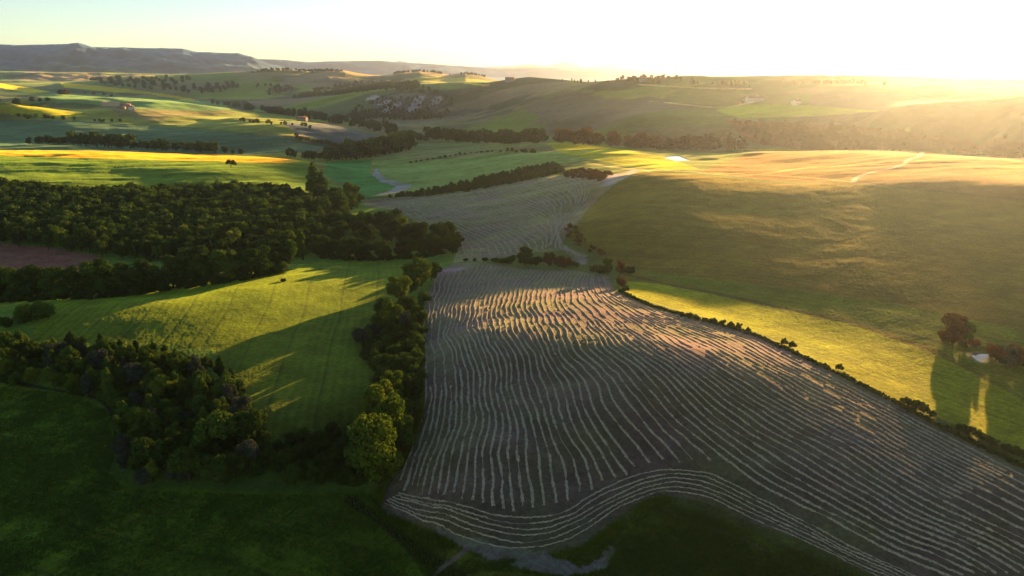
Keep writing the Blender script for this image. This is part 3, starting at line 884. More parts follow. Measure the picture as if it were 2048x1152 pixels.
def merged(name, pts, hs, kind, leaf, lod, label=None, nvar=3, cut=1):
    """many crowns as one mass: for growth nobody could count"""
    cs, fs, o_ = [], [], 0
    for v in range(nvar):
        me = proto(kind, lod, leaf, v)[0]
        n = len(me.vertices); c = np.empty(n * 3, np.float32); me.vertices.foreach_get('co', c); c = c.reshape(-1, 3)
        c = c[:CROWN_N.get(me.name, len(c))]
        for (x, y), h in list(zip(pts, hs))[v::nvar]:
            a = TRG.uniform(0, 6.283); s = h / (8.2 if kind == 'shrub' else 10.0)
            R_ = np.array([[math.cos(a), -math.sin(a), 0], [math.sin(a), math.cos(a), 0], [0, 0, 1]])
            q = (c @ R_.T) * s + np.array([x, y, float(hz(x, y)) + CAMH])
            cs.append(q); fs.append(np.arange(len(c) // 4 * 4).reshape(-1, 4) + o_); o_ += len(c)
    o = link(name, mesh_from(name, np.concatenate(cs), np.concatenate(fs), LEAF[leaf], False))
    o['kind'] = 'stuff'
    if label: o['label'] = label
    return o

# --- the wood on the left: the nearest 300 trees one by one, the rest as one mass
WOOD = [(-330,400),(-150,392),(0,378),(100,388),(200,392),(320,386),(450,384),(560,384),(600,392),(640,430),(655,470),(640,512),(560,516),(470,520),(380,518),(300,520),(230,520),(160,506),(60,496),(0,490),(-150,485),(-330,480)]
wp = scatter(WOOD, 5.6, seed=4)
uu, vv = proj(wp[:, 0], wp[:, 1], hz(wp[:, 0], wp[:, 1]))
infr = (uu > -10)
order = np.argsort(np.where(infr, wp[:, 1], 1e9))
first = order[:300]; rest = order[300:]
for k, i in enumerate(first):
    x, y = wp[i]
    plant_world(x, y, TRG.uniform(6.0, 12.5), ['round', 'round', 'broad', 'round', 'tall'][k % 5] if k % 3 else 'round', ['dark', 'olive', 'olive', 'dark', 'olive', 'dark', 'bright'][k % 7], 'forest_tree', 'green broadleaf tree crowded near the front of the dense wood on the left', 'tree', 'trees near the front of the wood', wide=TRG.uniform(.75, 1.0), lod='mid')
merged('woodland', wp[rest[::2]], TRG.uniform(6.0, 11.0, len(rest[::2])), 'round', 'olive', 'far', 'lighter green canopy of the wood behind its front trees', 3)
merged('woodland', wp[rest[1::2]], TRG.uniform(5.5, 10.5, len(rest[1::2])), 'broad', 'dark', 'far', 'darker green canopy of the wood behind its front trees', 3)

# --- river trees to the right of the wood
for k, (x, y) in enumerate(along([(640,512),(700,518),(760,518),(830,512),(885,506),(912,498)], 13, 1.5)):
    plant_world(x, y, TRG.uniform(9, 13), 'round', 'dark', 'riverside_tree', 'dark rounded tree in the shaded belt between the wood and the far mown field', 'tree', 'dark trees of the riverside belt', 1.1, lod='near')
for k, (x, y) in enumerate(along([(660,492),(720,484),(790,486),(850,490),(890,486)], 12, 3)):
    plant_world(x, y, TRG.uniform(10, 14), 'round', 'dark', 'riverside_tree', 'dark rounded tree in the shaded belt between the wood and the far mown field', 'tree', 'dark trees of the riverside belt', 1.1, lod='near')
for k, (x, y) in enumerate(along([(655,460),(690,462),(740,462),(790,458)], 9, 3)):
    plant_world(x, y, TRG.uniform(10, 14), 'round', ['dark', 'olive'][k % 2], 'riverside_tree', 'dark rounded tree in the shaded belt between the wood and the far mown field', 'tree', 'dark trees of the riverside belt', 1.15, lod='near')
for k, (x, y) in enumerate(along([(640,440),(662,425),(690,432),(705,415),(675,405),(640,405),(625,400)], 14, 3)):
    plant_world(x, y, TRG.uniform(12, 17), 'round', ['dark', 'olive'][k % 2], 'riverside_tree', 'tall shaded tree behind the right end of the wood below the poplar', 'tree', 'tall trees at the right end of the wood', 1.05, lod='mid')
plant(630, 392, 27, 'tall', 'bright', 'poplar', 'tall yellow-green poplar rising above the right end of the wood', 'tree', None, 1.25, lod='mid')
plant(645, 396, 21, 'tall', 'olive', 'poplar', 'shorter dark poplar touching the tall yellow-green one on its right side', 'tree', None, 1.25, lod='mid')
plant(606, 520, 17, 'tall', 'bright', 'willow', 'slender pale willow with a leaning lit crown at the corner of the wood', 'tree', None, .9, lod='near')
plant(575, 505, 13, 'round', 'bright', 'tree', 'broad sunlit tree at the front corner of the wood, left of the slender willow', 'tree', None, 1.1, lod='near')
plant(702, 512, 8.5, 'round', 'grey', 'tree', 'small pale grey-green round tree in front of the dark riverside belt', 'tree', None, 1.0, lod='near')
for (u, v, h, lab) in [(800,478,14,'sunlit yellow-green tree bulging from the riverside belt beside the far mown field'),(835,482,11,'small sunlit tree at the field side of the riverside belt'),(780,462,13,'sunlit tree top half hidden behind the riverside belt')]:
    plant(u, v, h, 'round', 'bright', 'tree', lab, 'tree', None, 1.1, lod='near')
for (u, v, h, lab) in [(875,500,15,'big dark tree closing the right end of the riverside belt'),(905,508,10,'low dark tree at the very tip of the riverside belt'),(700,400,15,'lit tree on the edge of the green valley field below the poplar')]:
    plant(u, v, h, 'round', 'dark' if u > 800 else 'bright', 'tree', lab, 'tree', None, 1.25, lod='near')

# --- tree row between the ploughed patch and the left meadow
BACK = along([(-60,606),(0,602),(70,600),(140,598),(210,594),(270,588),(330,580),(400,570),(470,562),(540,548),(572,540)], 26, 1.2)
for k, (x, y) in enumerate(BACK):
    hh = [13, 15, 12, 17, 14, 16, 12][k % 7] * TRG.uniform(.9, 1.1)
    plant_world(x, y + 3, hh, 'round', ['dark', 'olive', 'dark'][k % 3], 'hedgerow_tree', 'dark rounded tree, %s from the left in the row beyond the sunlit meadow' % ORD[k], 'tree', 'tree row beyond the sunlit meadow', 1.2, lod='near')
for (u, v, h) in [(205,592,6),(405,566,7),(560,545,7),(125,600,6),(470,556,6),(330,582,6),(520,552,6),(30,604,7),(265,590,5)]:
    plant(u, v, h, 'shrub', 'olive', 'bush', 'lit bush at the foot of the long tree row beyond the meadow', 'bush', 'bushes under the long tree row', .8, lod='near')
plant(74, 640, 8.6, 'shrub', 'olive', 'bush', 'big lone rounded bush standing at the left end of the sunlit meadow', 'bush', None, .95, lod='near')
for (u, v, h, lab) in [(18,712,9.5,'round tree at the left frame edge below the big lone bush'),(-20,700,9,'tree cut by the left frame edge'),(45,700,6,'low leafy tree just below the big lone bush'),(8,655,4,'small bush at the left frame edge beside the big lone bush')]:
    plant(u, v, h, 'broad' if h > 5 else 'shrub', 'olive', 'tree' if h > 5 else 'bush', lab, 'tree' if h > 5 else 'bush', None, .9, lod='near')
for (u, v, h, w_) in [(5,392,15,1.2),(-22,394,16,1.2),(22,396,11,1.1)]:
    plant(u, v, h, 'round', 'dark', 'tree', {5: 'tallest dark tree at the left frame edge above the wood', -22: 'dark tree cut by the left frame edge above the wood', 22: 'lower dark tree right of the tallest one at the left frame edge'}[u], 'tree', None, w_, lod='mid')
plant(462, 336, 8.5, 'broad', 'dark', 'tree', 'lone round dark tree standing in the bright field behind the wood', 'tree', None, 1.0, lod='mid')
plant(566, 563, 1.6, 'shrub', 'grey', 'bush', 'tiny lone bush on the crest of the sunlit meadow', 'bush', None, 1.0, lod='near')

# --- thicket in the lower left
THICK = [(-60,706),(60,704),(120,700),(180,700),(250,708),(330,716),(400,728),(450,750),(480,790),(515,830),(540,880),(540,940),(500,975),(400,972),(300,968),(235,950),(228,890),(245,840),(215,808),(120,786),(0,768),(-60,764)]
tp = scatter(THICK, 4.3, seed=9)
for k, (x, y) in enumerate(tp):
    kd = ['broad', 'tall', 'shrub', 'round', 'shrub', 'tall'][k % 6]
    hh = {'broad': 6.5, 'tall': 7.5, 'shrub': 3.6, 'round': 6.8}[kd] * TRG.uniform(.75, 1.2)
    plant_world(x, y, hh, kd, ['olive', 'grey', 'dark', 'olive', 'olive', 'bright', 'dark'][k % 7], 'young_tree' if kd != 'shrub' else 'bush',
                {'broad': 'spreading young tree inside the thicket on the lower left', 'tall': 'feathery slim young tree inside the thicket on the lower left', 'round': 'small rounded tree inside the thicket on the lower left', 'shrub': 'low bush filling a gap in the thicket on the lower left'}[kd],
                'tree' if kd != 'shrub' else 'bush', 'thicket growth, %s kind' % kd, {'tall': 1.25}.get(kd, .95), lod='near')
for (u, v, h, lf, lab) in [(440,905,11,'olive','largest tree of the thicket, its crown over the lower right part'),(500,880,9.5,'dark','dark tree at the right edge of the thicket beside the sunlit meadow'),(300,940,9,'dark','dark tree at the bottom left corner of the thicket'),(380,960,8.5,'dark','dark tree at the bottom edge of the thicket'),(270,860,7.5,'olive','light green tree on the left shoulder of the thicket'),(200,745,8,'grey','pointed blue-green tree at the upper rim of the thicket'),(455,800,8,'olive','round tree where the thicket bends down along the meadow'),(330,800,8,'bright','pale feathery tree in the middle of the thicket')]:
    plant(u, v, h, 'broad', lf, 'tree', lab, 'tree', None, 1.0, lod='near')
vp = along([(130,775),(180,788),(225,806),(255,835),(270,870)], 26, .6)
for (x, y) in vp:
    plant_world(x, y, TRG.uniform(1.6, 2.6), 'shrub', 'bright', 'bush', 'pale sunlit shrub in the low band edging the thicket on its left side', 'bush', 'pale shrubs edging the thicket', .8, lod='mid')

# --- dark hedge from the thicket to the field corner
hp_ = scatter([(530,900),(560,885),(620,876),(690,862),(735,868),(745,960),(735,985),(640,985),(540,985)], 3.9, seed=12)
for k, (x, y) in enumerate(hp_):
    plant_world(x, y, TRG.uniform(2.6, 4.6), 'shrub', 'dark', 'bush', 'dark tangled bush in the shaded hedge between the thicket and the tall willows', 'bush', 'dark bushes below the meadow', .75, lod='near')
W = [(755,966,18,'round','bright','tallest yellow-green willow at the corner of the mown field',.85),(740,935,13,'round','olive','rounded olive willow on the meadow side of the tallest one',1.0),(808,905,10,'round','olive','rounded low willow leaning over the field rows beside the tallest one',.9),(790,800,9,'round','bright','bright rounded tree just above the willow group in the hedge',1.0),(770,835,10,'round','olive','olive tree joining the willow group to the hedge above it',1.0),(722,960,15,'tall','olive','shaded willow leaning against the tallest one at the field corner',1.5),
     (790,905,16,'round','bright','rounded lit willow right behind the tallest one, touching the mown field',.85),(765,860,15,'round','bright','highest lit crown behind the tallest willow at the field corner',.8),(745,900,13,'tall','olive','dark-sided willow left behind the tallest one',1.4),(805,860,9,'shrub','dark','dark bush squeezed between the lit willows and the field rows',.6)]
for u, v, h, kd, lf, lab, w_ in W: plant(u, v, h, kd, lf, 'willow' if kd != 'shrub' else 'bush', lab, 'tree' if kd != 'shrub' else 'bush', None, w_, lod='near')

# --- hedge between meadow and mown field
H = [(842,572,13.5,'round','bright','tallest rounded lit tree at the top of the hedge beside the mown field',1.15),(800,604,12,'round','bright','broad lit tree left below the tallest one of the central hedge',1.1),
     (822,585,10,'round','olive','olive tree pressed between the two broad lit trees of the hedge',1),(862,560,9,'round','olive','smaller tree at the right shoulder of the tallest hedge tree',1),
     (780,655,11.5,'round','bright','separate rounded tree in the middle of the hedge above the dark bushes',.9),(848,606,5,'shrub','olive','low bush on the field side below the tallest hedge tree',.9),
     (838,650,8,'round','dark','dark round bush touching the field where the sunlit rows begin',1),(725,680,6.5,'shrub','grey','grey-green shrub sticking out into the shaded meadow',.95),
     (750,668,6,'shrub','grey','grey-green shrub between the outer one and the hedge trees',.9),(745,700,6.5,'shrub','dark','dark bush below the two grey-green shrubs',.95),
     (775,700,7.5,'round','olive','small round tree in the lower half of the central hedge',1),(800,690,8,'round','dark','dark tree in the core of the central hedge',1),(828,690,7,'round','dark','dark tree on the field side of the hedge core',1),
     (765,738,7,'round','olive','rounded olive tree low in the central hedge, on its meadow side',1),(795,742,7,'round','dark','dark round tree low in the central hedge',1),(825,738,6,'shrub','dark','dark bush beside the field rows, low in the hedge',.8),
     (795,770,6,'shrub','bright','bright rounded bush just above the tall willows',.7),(825,785,6,'shrub','dark','dark bush at the field edge above the tall willows',.8),(760,765,4.5,'shrub','dark','small dark bush on the meadow side above the tall willows',.8),
     (835,720,5,'shrub','olive','low olive bush hugging the left edge of the rows',.7),(815,655,6,'shrub','grey','grey bush inside the hedge beside the sunlit row ends',.8),(770,625,6,'shrub','dark','dark undergrowth bush below the broad lit tree',.9),
     (835,820,5,'shrub','olive','low bush along the field edge beside the lit willows',.6),(815,620,6,'shrub','dark','dark bush below the gap between the broad hedge trees',.8),(870,545,5,'shrub','dark','dark bush behind the tallest hedge tree near the field top',.9),(740,725,4,'shrub','dark','dark bush at the meadow foot of the hedge',.9)]
for u, v, h, kd, lf, lab, w_ in H:
    if v > 660: h *= .72; w_ *= 1.25
    nm = 'bush' if kd == 'shrub' else 'hedge_tree'
    plant(u, v, h, kd, lf, nm, lab, 'bush' if kd == 'shrub' else 'tree', None, w_, lod='near')
up = scatter([(762,620),(800,612),(845,612),(846,680),(842,740),(846,800),(815,815),(780,790),(745,745),(715,700),(730,670)], 3.6, seed=21)
merged('undergrowth', up, TRG.uniform(1.6, 3.0, len(up)), 'shrub', 'dark', 'mid', 'dark undergrowth filling the central hedge between its trees', 3)
up = scatter([(770,625),(800,618),(842,640),(842,740),(842,800),(815,812),(785,790),(752,745),(722,700)], 5.2, seed=22)
merged('undergrowth', up, TRG.uniform(3.2, 5.0, len(up)), 'round', 'olive', 'mid', 'olive green young growth standing up through the central hedge', 3)
up = np.concatenate([along([(640,515),(700,520),(760,520),(830,516),(890,508)], 34, 1.5), along([(-60,607),(70,601),(210,595),(330,581),(400,571),(470,563),(572,541)], 60, 1.2), along([(300,521),(400,520),(500,518),(600,512)], 40, 1.5)])
merged('undergrowth', up, TRG.uniform(2.2, 4.0, len(up)), 'shrub', 'dark', 'mid', 'dark undergrowth at the foot of the tree rows beyond the meadow', 3)

# --- bushes along the top edge of the mown field
B = [(932,523,1.8,.9),(950,522,1.6,1),(970,522,2,1),(990,524,2.4,1),(1008,526,3,1),(1024,528,4.5,.9),(1049,530,9,.8),(1072,532,5,.8),(1098,533,7.5,.75),(1118,534,5.5,.9),(1136,534,4.5,.9),(1152,534,2.5,.8),(1185,543,3,.8),(1198,546,4,.8),(1216,550,8,.65),(1240,550,7,.7),(1258,546,3.5,.8),(1240,572,4,.7),(1252,582,2.5,.8)]
BL = ['tiny bush at the left end of the field-top hedge','second tiny bush along the field-top hedge from the left','low bush third from the left along the field top','low bush left of the growing line at the field top','knee-high dark bush before the field-top clump','dark bush just left of the tall dark one at the field top','tall dark round bush, highest on the top edge of the field','low bush right of the tall dark one at the field top','second highest dark bush at the field top, right of centre','russet bush right of the second highest at the field top','russet low bush near the pale dirt at the field top','small bush beside the pale dirt patch at the field top','low bush starting the field corner clump','bush left of the twin round corner bushes','left of the twin round bushes at the right field corner','right of the twin round bushes at the right field corner','low bush trailing right of the twin corner bushes','bush under the twin round bushes beside the yellow strip','tiny bush at the tip of the yellow strip']
for (u, v, h, w_), lab in zip(B, BL):
    plant(u, v, h, 'round' if h > 6 else 'shrub', 'reddened' if 1090 < u < 1150 or u == 1240 else 'dark', 'bush', lab, 'bush', None, w_ * (1.3 if h > 6 else 1), lod='near')
# --- bushes between the rows and the yellow strip
D = [(1268,597,1.2),(1280,602,1),(1362,632,1.6),(1378,636,2),(1392,638,1.7),(1410,643,1.6),(1426,646,2),(1446,650,2),(1462,654,2),(1478,658,2.2),(1496,664,1.6),(1568,690,2.2),(1584,696,2.2),(1678,740,1.9),(1810,806,1.8),(1822,812,2),(1836,818,2.4),(1850,824,2.2),(1862,832,1.6),(1925,860,2),(1938,866,2.2),(1955,874,2),(1975,882,2),(1990,892,1.8),(2012,900,1.8),(2030,908,2),(2046,914,2),(2070,925,2)]
ends = {1268: 'tiny dark bush nearest the tip of the yellow strip', 1280: 'second tiny bush from the tip of the yellow strip', 1568: 'left of two small bushes alone on the yellow strip edge', 1584: 'right of two small bushes alone on the yellow strip edge', 1678: 'single small bush alone midway along the yellow strip edge'}
for u, v, h in D:
    g_ = None if u in ends else ('upper' if u < 1550 else 'middle' if u < 1900 else 'lower')
    plant(u, v, h, 'shrub', 'dark', 'bush', ends.get(u) or 'low dark bush in the %s clump between the hay rows and the yellow strip' % g_, 'bush', None if u in ends else g_ + ' bush clump by the yellow strip', .85, lod='near')
hb = along([(1238,582),(1300,611),(1400,640),(1500,668),(1600,712),(1750,784),(1900,864),(2048,935),(2120,970)], 420, .35)
merged('hedge', hb, TRG.uniform(.5, 1.15, len(hb)), 'shrub', 'dark', 'far', 'thin low dark hedge dividing the hay rows from the yellow strip', 3)
# --- right hillside
for (u, v, h, kd, lf, lab, w_) in [(1905,682,9.6,'round','reddened','lone reddish tree with a lit top on the right hillside',1.2),(1898,684,4.2,'shrub','reddened','bush hiding the trunk of the lone reddish tree',.9),(1915,685,3.6,'shrub','reddened','second bush at the trunk of the lone reddish tree',.9),(1932,684,7,'round','olive','smaller lit tree touching the lone reddish one on the right',.8),(1888,676,3,'shrub','reddened','low bush at the left foot of the lone reddish tree',.8),(1945,690,2.4,'shrub','reddened','low bush between the reddish tree and the small pond',1),(1925,694,2,'shrub','dark','tiny bush below the lone reddish tree',1),
    (1990,724,5.5,'shrub','reddened','reddish bush just right of the small pond',.8),(2012,728,6,'shrub','grey','grey-green bush second from the small pond',.8),(2035,730,6.2,'shrub','reddened','bush at the right frame edge beyond the small pond',.8),(2062,734,6,'shrub','dark','bush cut by the right frame edge near the small pond',.8),(1985,712,3,'shrub','dark','dark low bush behind the right end of the small pond',.8)]:
    plant(u, v, h, kd, lf, 'tree' if h > 6.5 else 'bush', lab, 'tree' if h > 6.5 else 'bush', None, w_, lod='near')
# --- hollow between the far mown field and the right hill
for k, (x, y) in enumerate(scatter([(1128,455),(1150,448),(1162,470),(1190,492),(1230,512),(1200,515),(1160,500),(1132,480)], 4.6, seed=31)):
    plant_world(x, y, TRG.uniform(1.2, 2.4), 'shrub', 'reddened', 'bush', 'low russet bush in the hollow at the foot of the right hill', 'bush', 'russet bushes in the hollow', .9, lod='mid')
# --- dark scrub belt above the far mown field
sp = scatter([(772,396),(850,382),(920,368),(1000,350),(1060,336),(1118,328),(1128,342),(1080,356),(1010,370),(930,384),(850,392)], 4.6, 400, seed=33)
merged('scrub', sp, TRG.uniform(2.0, 3.8, len(sp)), 'shrub', 'dark', 'far', 'long dark scrub belt on the slope above the far mown field', 3)
sp = scatter([(1125,346),(1180,338),(1225,350),(1200,364),(1170,358),(1130,356)], 5.2, 200, seed=35)
merged('scrub', sp, TRG.uniform(1.8, 3.2, len(sp)), 'shrub', 'reddened', 'far', 'reddish scrub at the top corner of the far mown field', 3)
for k, (x, y) in enumerate(along([(820,326),(870,318),(930,308),(985,303)], 16, .8)):
    plant_world(x, y, TRG.uniform(1.5, 3), 'shrub', 'dark', 'bush', 'small dark bush in the thin hedge line across the green slope', 'bush', 'thin hedge line on the green slope', 1, lod='far')
for k, (x, y) in enumerate(along([(1000,304),(1020,303),(1045,305),(1070,306)], 9, 1.5)):
    plant_world(x, y, TRG.uniform(3, 5), 'shrub', ['dark', 'reddened'][k % 2], 'bush', 'dark bush in the short clump left of the bright green knoll', 'bush', 'short clump by the bright knoll', .8, lod='far')

# --- lines and groves of trees further off
def belt(pix, n, h0, h1, leafs, label, group=None, jit=3, kind='round', wide=1.1):
    W_ = along(pix, n, jit)
    merged('tree_belt', W_, TRG.uniform(h0, h1, n), kind, leafs[0], 'far', label, 3)
def tree_line(pix, n, h0, h1, leafs, label, group, jit=3, kind='round', wide=1.1, name='tree', lod='far', cat='tree'):
    for k, (x, y) in enumerate(along(pix, n, jit)):
        lb = '%s, %s from its left' % (label, ORD[k])
        plant_world(x, y, TRG.uniform(h0, h1), kind, leafs[k % len(leafs)], name, lb if len(lb.split()) <= 16 else ' '.join(lb.split()[:-2]).rstrip() + ' left' if len(lb.split()) == 17 else label, cat, group, wide, lod=lod)
tree_line([(68,288),(100,288),(135,289)], 14, 8, 13, ['dark'], 'low dark tree in the left third of the tree row behind the golden field', 'tree row behind the golden field, left third')
tree_line([(148,291),(190,293),(230,295),(262,297)], 24, 14, 21, ['dark', 'olive'], 'tall tree in the middle of the tree row behind the golden field', 'tree row behind the golden field, tall middle')
tree_line([(270,297),(320,300),(360,302),(400,304),(450,307)], 32, 7, 15, ['dark', 'dark', 'olive'], 'dark tree in the falling right part of the row behind the golden field', 'tree row behind the golden field, right part')
plant(466, 309, 6, 'round', 'dark', 'tree', 'left of two small detached trees at the right end of the tree row', 'tree', None, 1.2, lod='far')
plant(482, 310, 8.5, 'round', 'dark', 'tree', 'right of two small detached trees at the right end of the tree row', 'tree', None, 1.2, lod='far')
tree_line([(588,316),(612,318),(640,320),(660,321)], 9, 6, 12, ['dark'], 'dark tree left of the sunlit grove in the valley', 'small trees left of the grove')
tree_line([(594,280),(620,284),(650,290),(685,296)], 16, 5, 9, ['dark', 'olive', 'reddened'], 'small tree in the hedge above the grove', 'hedge above the grove', 1.5)
tree_line([(658,321),(690,320),(730,316),(770,309),(792,305)], 30, 15, 22, ['dark', 'olive'], 'tall tree in the shaded front of the valley grove', 'valley grove, shaded part', 3)
tree_line([(700,312),(740,308),(780,302),(800,298)], 14, 18, 23, ['olive', 'bright'], 'tall tree in the rear row of the valley grove', 'valley grove, rear row', 3)
tree_line([(785,306),(802,303),(818,298)], 8, 20, 27, ['bright'], 'tall bright yellow-green tree at the sunlit right end of the valley grove', 'valley grove, sunlit end', 3)
belt([(430,210),(470,214),(520,222),(570,232),(620,240),(680,250),(740,262),(790,270)], 62, 12, 19, ['dark', 'dark', 'olive'], 'long dark riverside belt of trees across the far valley', 'riverside line across the far valley', 8, wide=1.3)
belt([(540,222),(600,232),(660,240),(720,250),(770,262),(800,276)], 46, 12, 18, ['dark', 'dark', 'reddened'], 'second dark belt of trees beside the long riverside one', 'second riverside line', 9, wide=1.3)
tree_line([(835,282),(850,284)], 3, 9, 14, ['dark'], 'small dark tree in the gap between the two valley groves', 'trees in the valley gap')
belt([(862,280),(900,284),(950,289),(1000,291),(1060,290),(1100,288)], 40, 15, 21, ['dark', 'reddened', 'dark'], 'broad dark belt of trees at the foot of the far slope', 'broad belt below the far slope', 6, wide=1.25)
belt([(1130,288),(1200,294),(1260,298),(1340,302),(1420,303),(1480,302)], 48, 12, 20, ['reddened', 'dark'], 'reddish belt of trees behind the bright green knoll', 'reddish belt behind the knoll', 8, wide=1.3)
tree_line([(118,191),(150,188),(190,190),(222,194)], 24, 9, 13, ['dark', 'reddened'], 'dark tree in the short thick hedgerow on the left upland', 'hedgerow on the left upland', 6, wide=1.4)
tree_line([(0,208),(40,207),(90,206)], 16, 6, 11, ['dark'], 'dark tree in the shaded line at the far left upland', 'shaded line at the far left', 6, wide=1.3)
tree_line([(35,234),(70,238),(110,238),(140,240)], 14, 5, 9, ['dark', 'olive'], 'small dark tree along the lower edge of the left upland fields', 'trees under the left upland fields', 5, wide=1.2)
tree_line([(190,243),(215,245),(240,244)], 6, 4, 7, ['dark'], 'tiny tree on the rim of the blue-green valley slope', 'tiny trees on the slope rim', 4)
tree_line([(480,243),(540,248),(600,253),(620,258)], 16, 4, 7, ['dark', 'olive'], 'small bush-like tree along the crest below the far farmhouse', 'crest line below the far farmhouse', 4)
# skyline trees
belt([(1240,165),(1262,161),(1290,159),(1320,161),(1340,164)], 40, 6, 10, ['dark', 'reddened'], 'tree of the wooded hilltop on the far skyline, right of centre', 'wooded hilltop on the skyline', 12, wide=1.3)
tree_line([(1130,163),(1180,167),(1215,167)], 10, 6, 9, ['dark'], 'slim cypress in the row on the far skyline', 'cypress row on the skyline', 3, kind='tall', name='cypress')
for u, h in ((1383, 13), (1388, 8), (1396, 7)): plant(u, 169, h, 'tall', 'dark', 'cypress', {1383: 'tallest slim cypress alone on the right skyline', 1388: 'short cypress right beside the tallest skyline one', 1396: 'outer short cypress of the skyline trio'}[u], 'tree', None, 1.3, lod='far')
belt([(1430,171),(1460,170),(1485,171)], 18, 5, 9, ['dark'], 'low tree in the flat clump on the right skyline', 'flat clump on the right skyline', 8, wide=1.4)
belt([(1590,170),(1640,169),(1690,168),(1720,170)], 40, 5, 9, ['reddened', 'dark'], 'low tree along the sun-hazed right skyline', 'sun-hazed right skyline trees', 12, wide=1.4)
belt([(790,148),(830,144),(870,146),(890,150)], 60, 8, 13, ['dark'], 'dark tree on the wooded knoll of the central skyline', 'wooded central knoll', 15, wide=1.5)
belt([(925,149),(945,150),(970,155)], 24, 8, 13, ['dark'], 'dark tree on the small second knoll of the central skyline', 'second central knoll', 12, wide=1.4)
belt([(520,143),(560,141),(600,143),(650,143),(690,143)], 80, 8, 14, ['dark'], 'dark tree along the left central skyline hill', 'left central skyline hill', 20, wide=1.6)

# scrub and woods nobody could count
def scrub_mass(pix, dist, h0, h1, leaf, label, seed, kind='shrub', lim=900):
    p = scatter(pix, dist, lim, seed)
    keep = fbm(p[:, 0] / (dist * 5), p[:, 1] / (dist * 5), seed, 3) > -.18
    p = p[keep]
    if len(p) > 4: merged('scrub', p, TRG.uniform(h0, h1, len(p)), kind, leaf, 'far', label, 3)
scrub_mass([(585,198),(640,176),(720,166),(800,164),(860,180),(900,200),(850,190),(760,182),(680,190)], 16, 8, 14, 'dark', 'dark scrub on the broken far slope, upper part', 41, 'round')
scrub_mass([(690,236),(720,212),(790,215),(860,218),(905,226),(880,240),(800,242),(740,240)], 11, 5, 9, 'dark', 'dark scrub over the pale badlands', 42, 'round')
scrub_mass([(700,205),(760,196),(840,198),(900,200),(930,206),(880,216),(780,214)], 15, 5, 9, 'dark', 'patchy scrub among the badland scars', 47, 'round')
scrub_mass([(1462,246),(1560,244),(1700,256),(1850,272),(2100,286),(2100,322),(1950,312),(1850,298),(1600,298),(1500,288)], 11, 4, 9, 'reddened', 'reddish scrub along the gully behind the plateau', 43, 'round')
scrub_mass([(380,178),(470,170),(560,172),(600,180),(540,192),(450,196)], 26, 10, 16, 'dark', 'dark scrub on the left far hills', 44, 'round')
scrub_mass([(180,160),(300,158),(430,160),(480,176),(400,190),(300,180),(200,172)], 40, 14, 22, 'dark', 'dark woods in the far valley left of centre', 45, 'round')
scrub_mass([(1290,288),(1360,280),(1440,270),(1500,276),(1500,296),(1380,298)], 11, 4, 8, 'reddened', 'reddish scrub at the valley bottom behind the pond', 46, 'round')

# ------------------------------------------------------------------ farmhouses
def plain(name, c, rough=.85):
    m, n, out = new_mat(name)
    tc = N(n, 'ShaderNodeTexCoord'); ns = N(n, 'ShaderNodeTexNoise'); ns.inputs['Scale'].default_value = 1.2; ns.inputs['Detail'].default_value = 4
    n.links.new(tc.outputs['Object'], ns.inputs['Vector'])
    mx = N(n, 'ShaderNodeMix', data_type='RGBA'); mx.inputs[6].default_value = (*[k_ * .75 for k_ in c], 1); mx.inputs[7].default_value = (*[min(.85, k_ * 1.15) for k_ in c], 1)
    n.links.new(ns.outputs[0], mx.inputs[0])
    b = N(n, 'ShaderNodeBsdfPrincipled'); b.inputs['Roughness'].default_value = rough; n.links.new(mx.outputs[2], b.inputs['Base Color']); n.links.new(b.outputs[0], out.inputs[0])
    return m
STONE, PLASTER, TILES, GLASS, TIMBER = plain('stone_wall', (.36, .30, .24)), plain('pale_plaster', (.68, .64, .56)), plain('roof_tiles', (.26, .13, .08)), plain('dark_glass', (.04, .045, .05), .15), plain('timber', (.12, .08, .05))
def boxgeo(x0, x1, y0, y1, z0, z1):
    c = np.array([(x, y, z) for z in (z0, z1) for x, y in ((x0, y0), (x1, y0), (x1, y1), (x0, y1))], float)
    return c, np.array([(3,2,1,0),(4,5,6,7),(0,1,5,4),(1,2,6,5),(2,3,7,6),(3,0,4,7)])
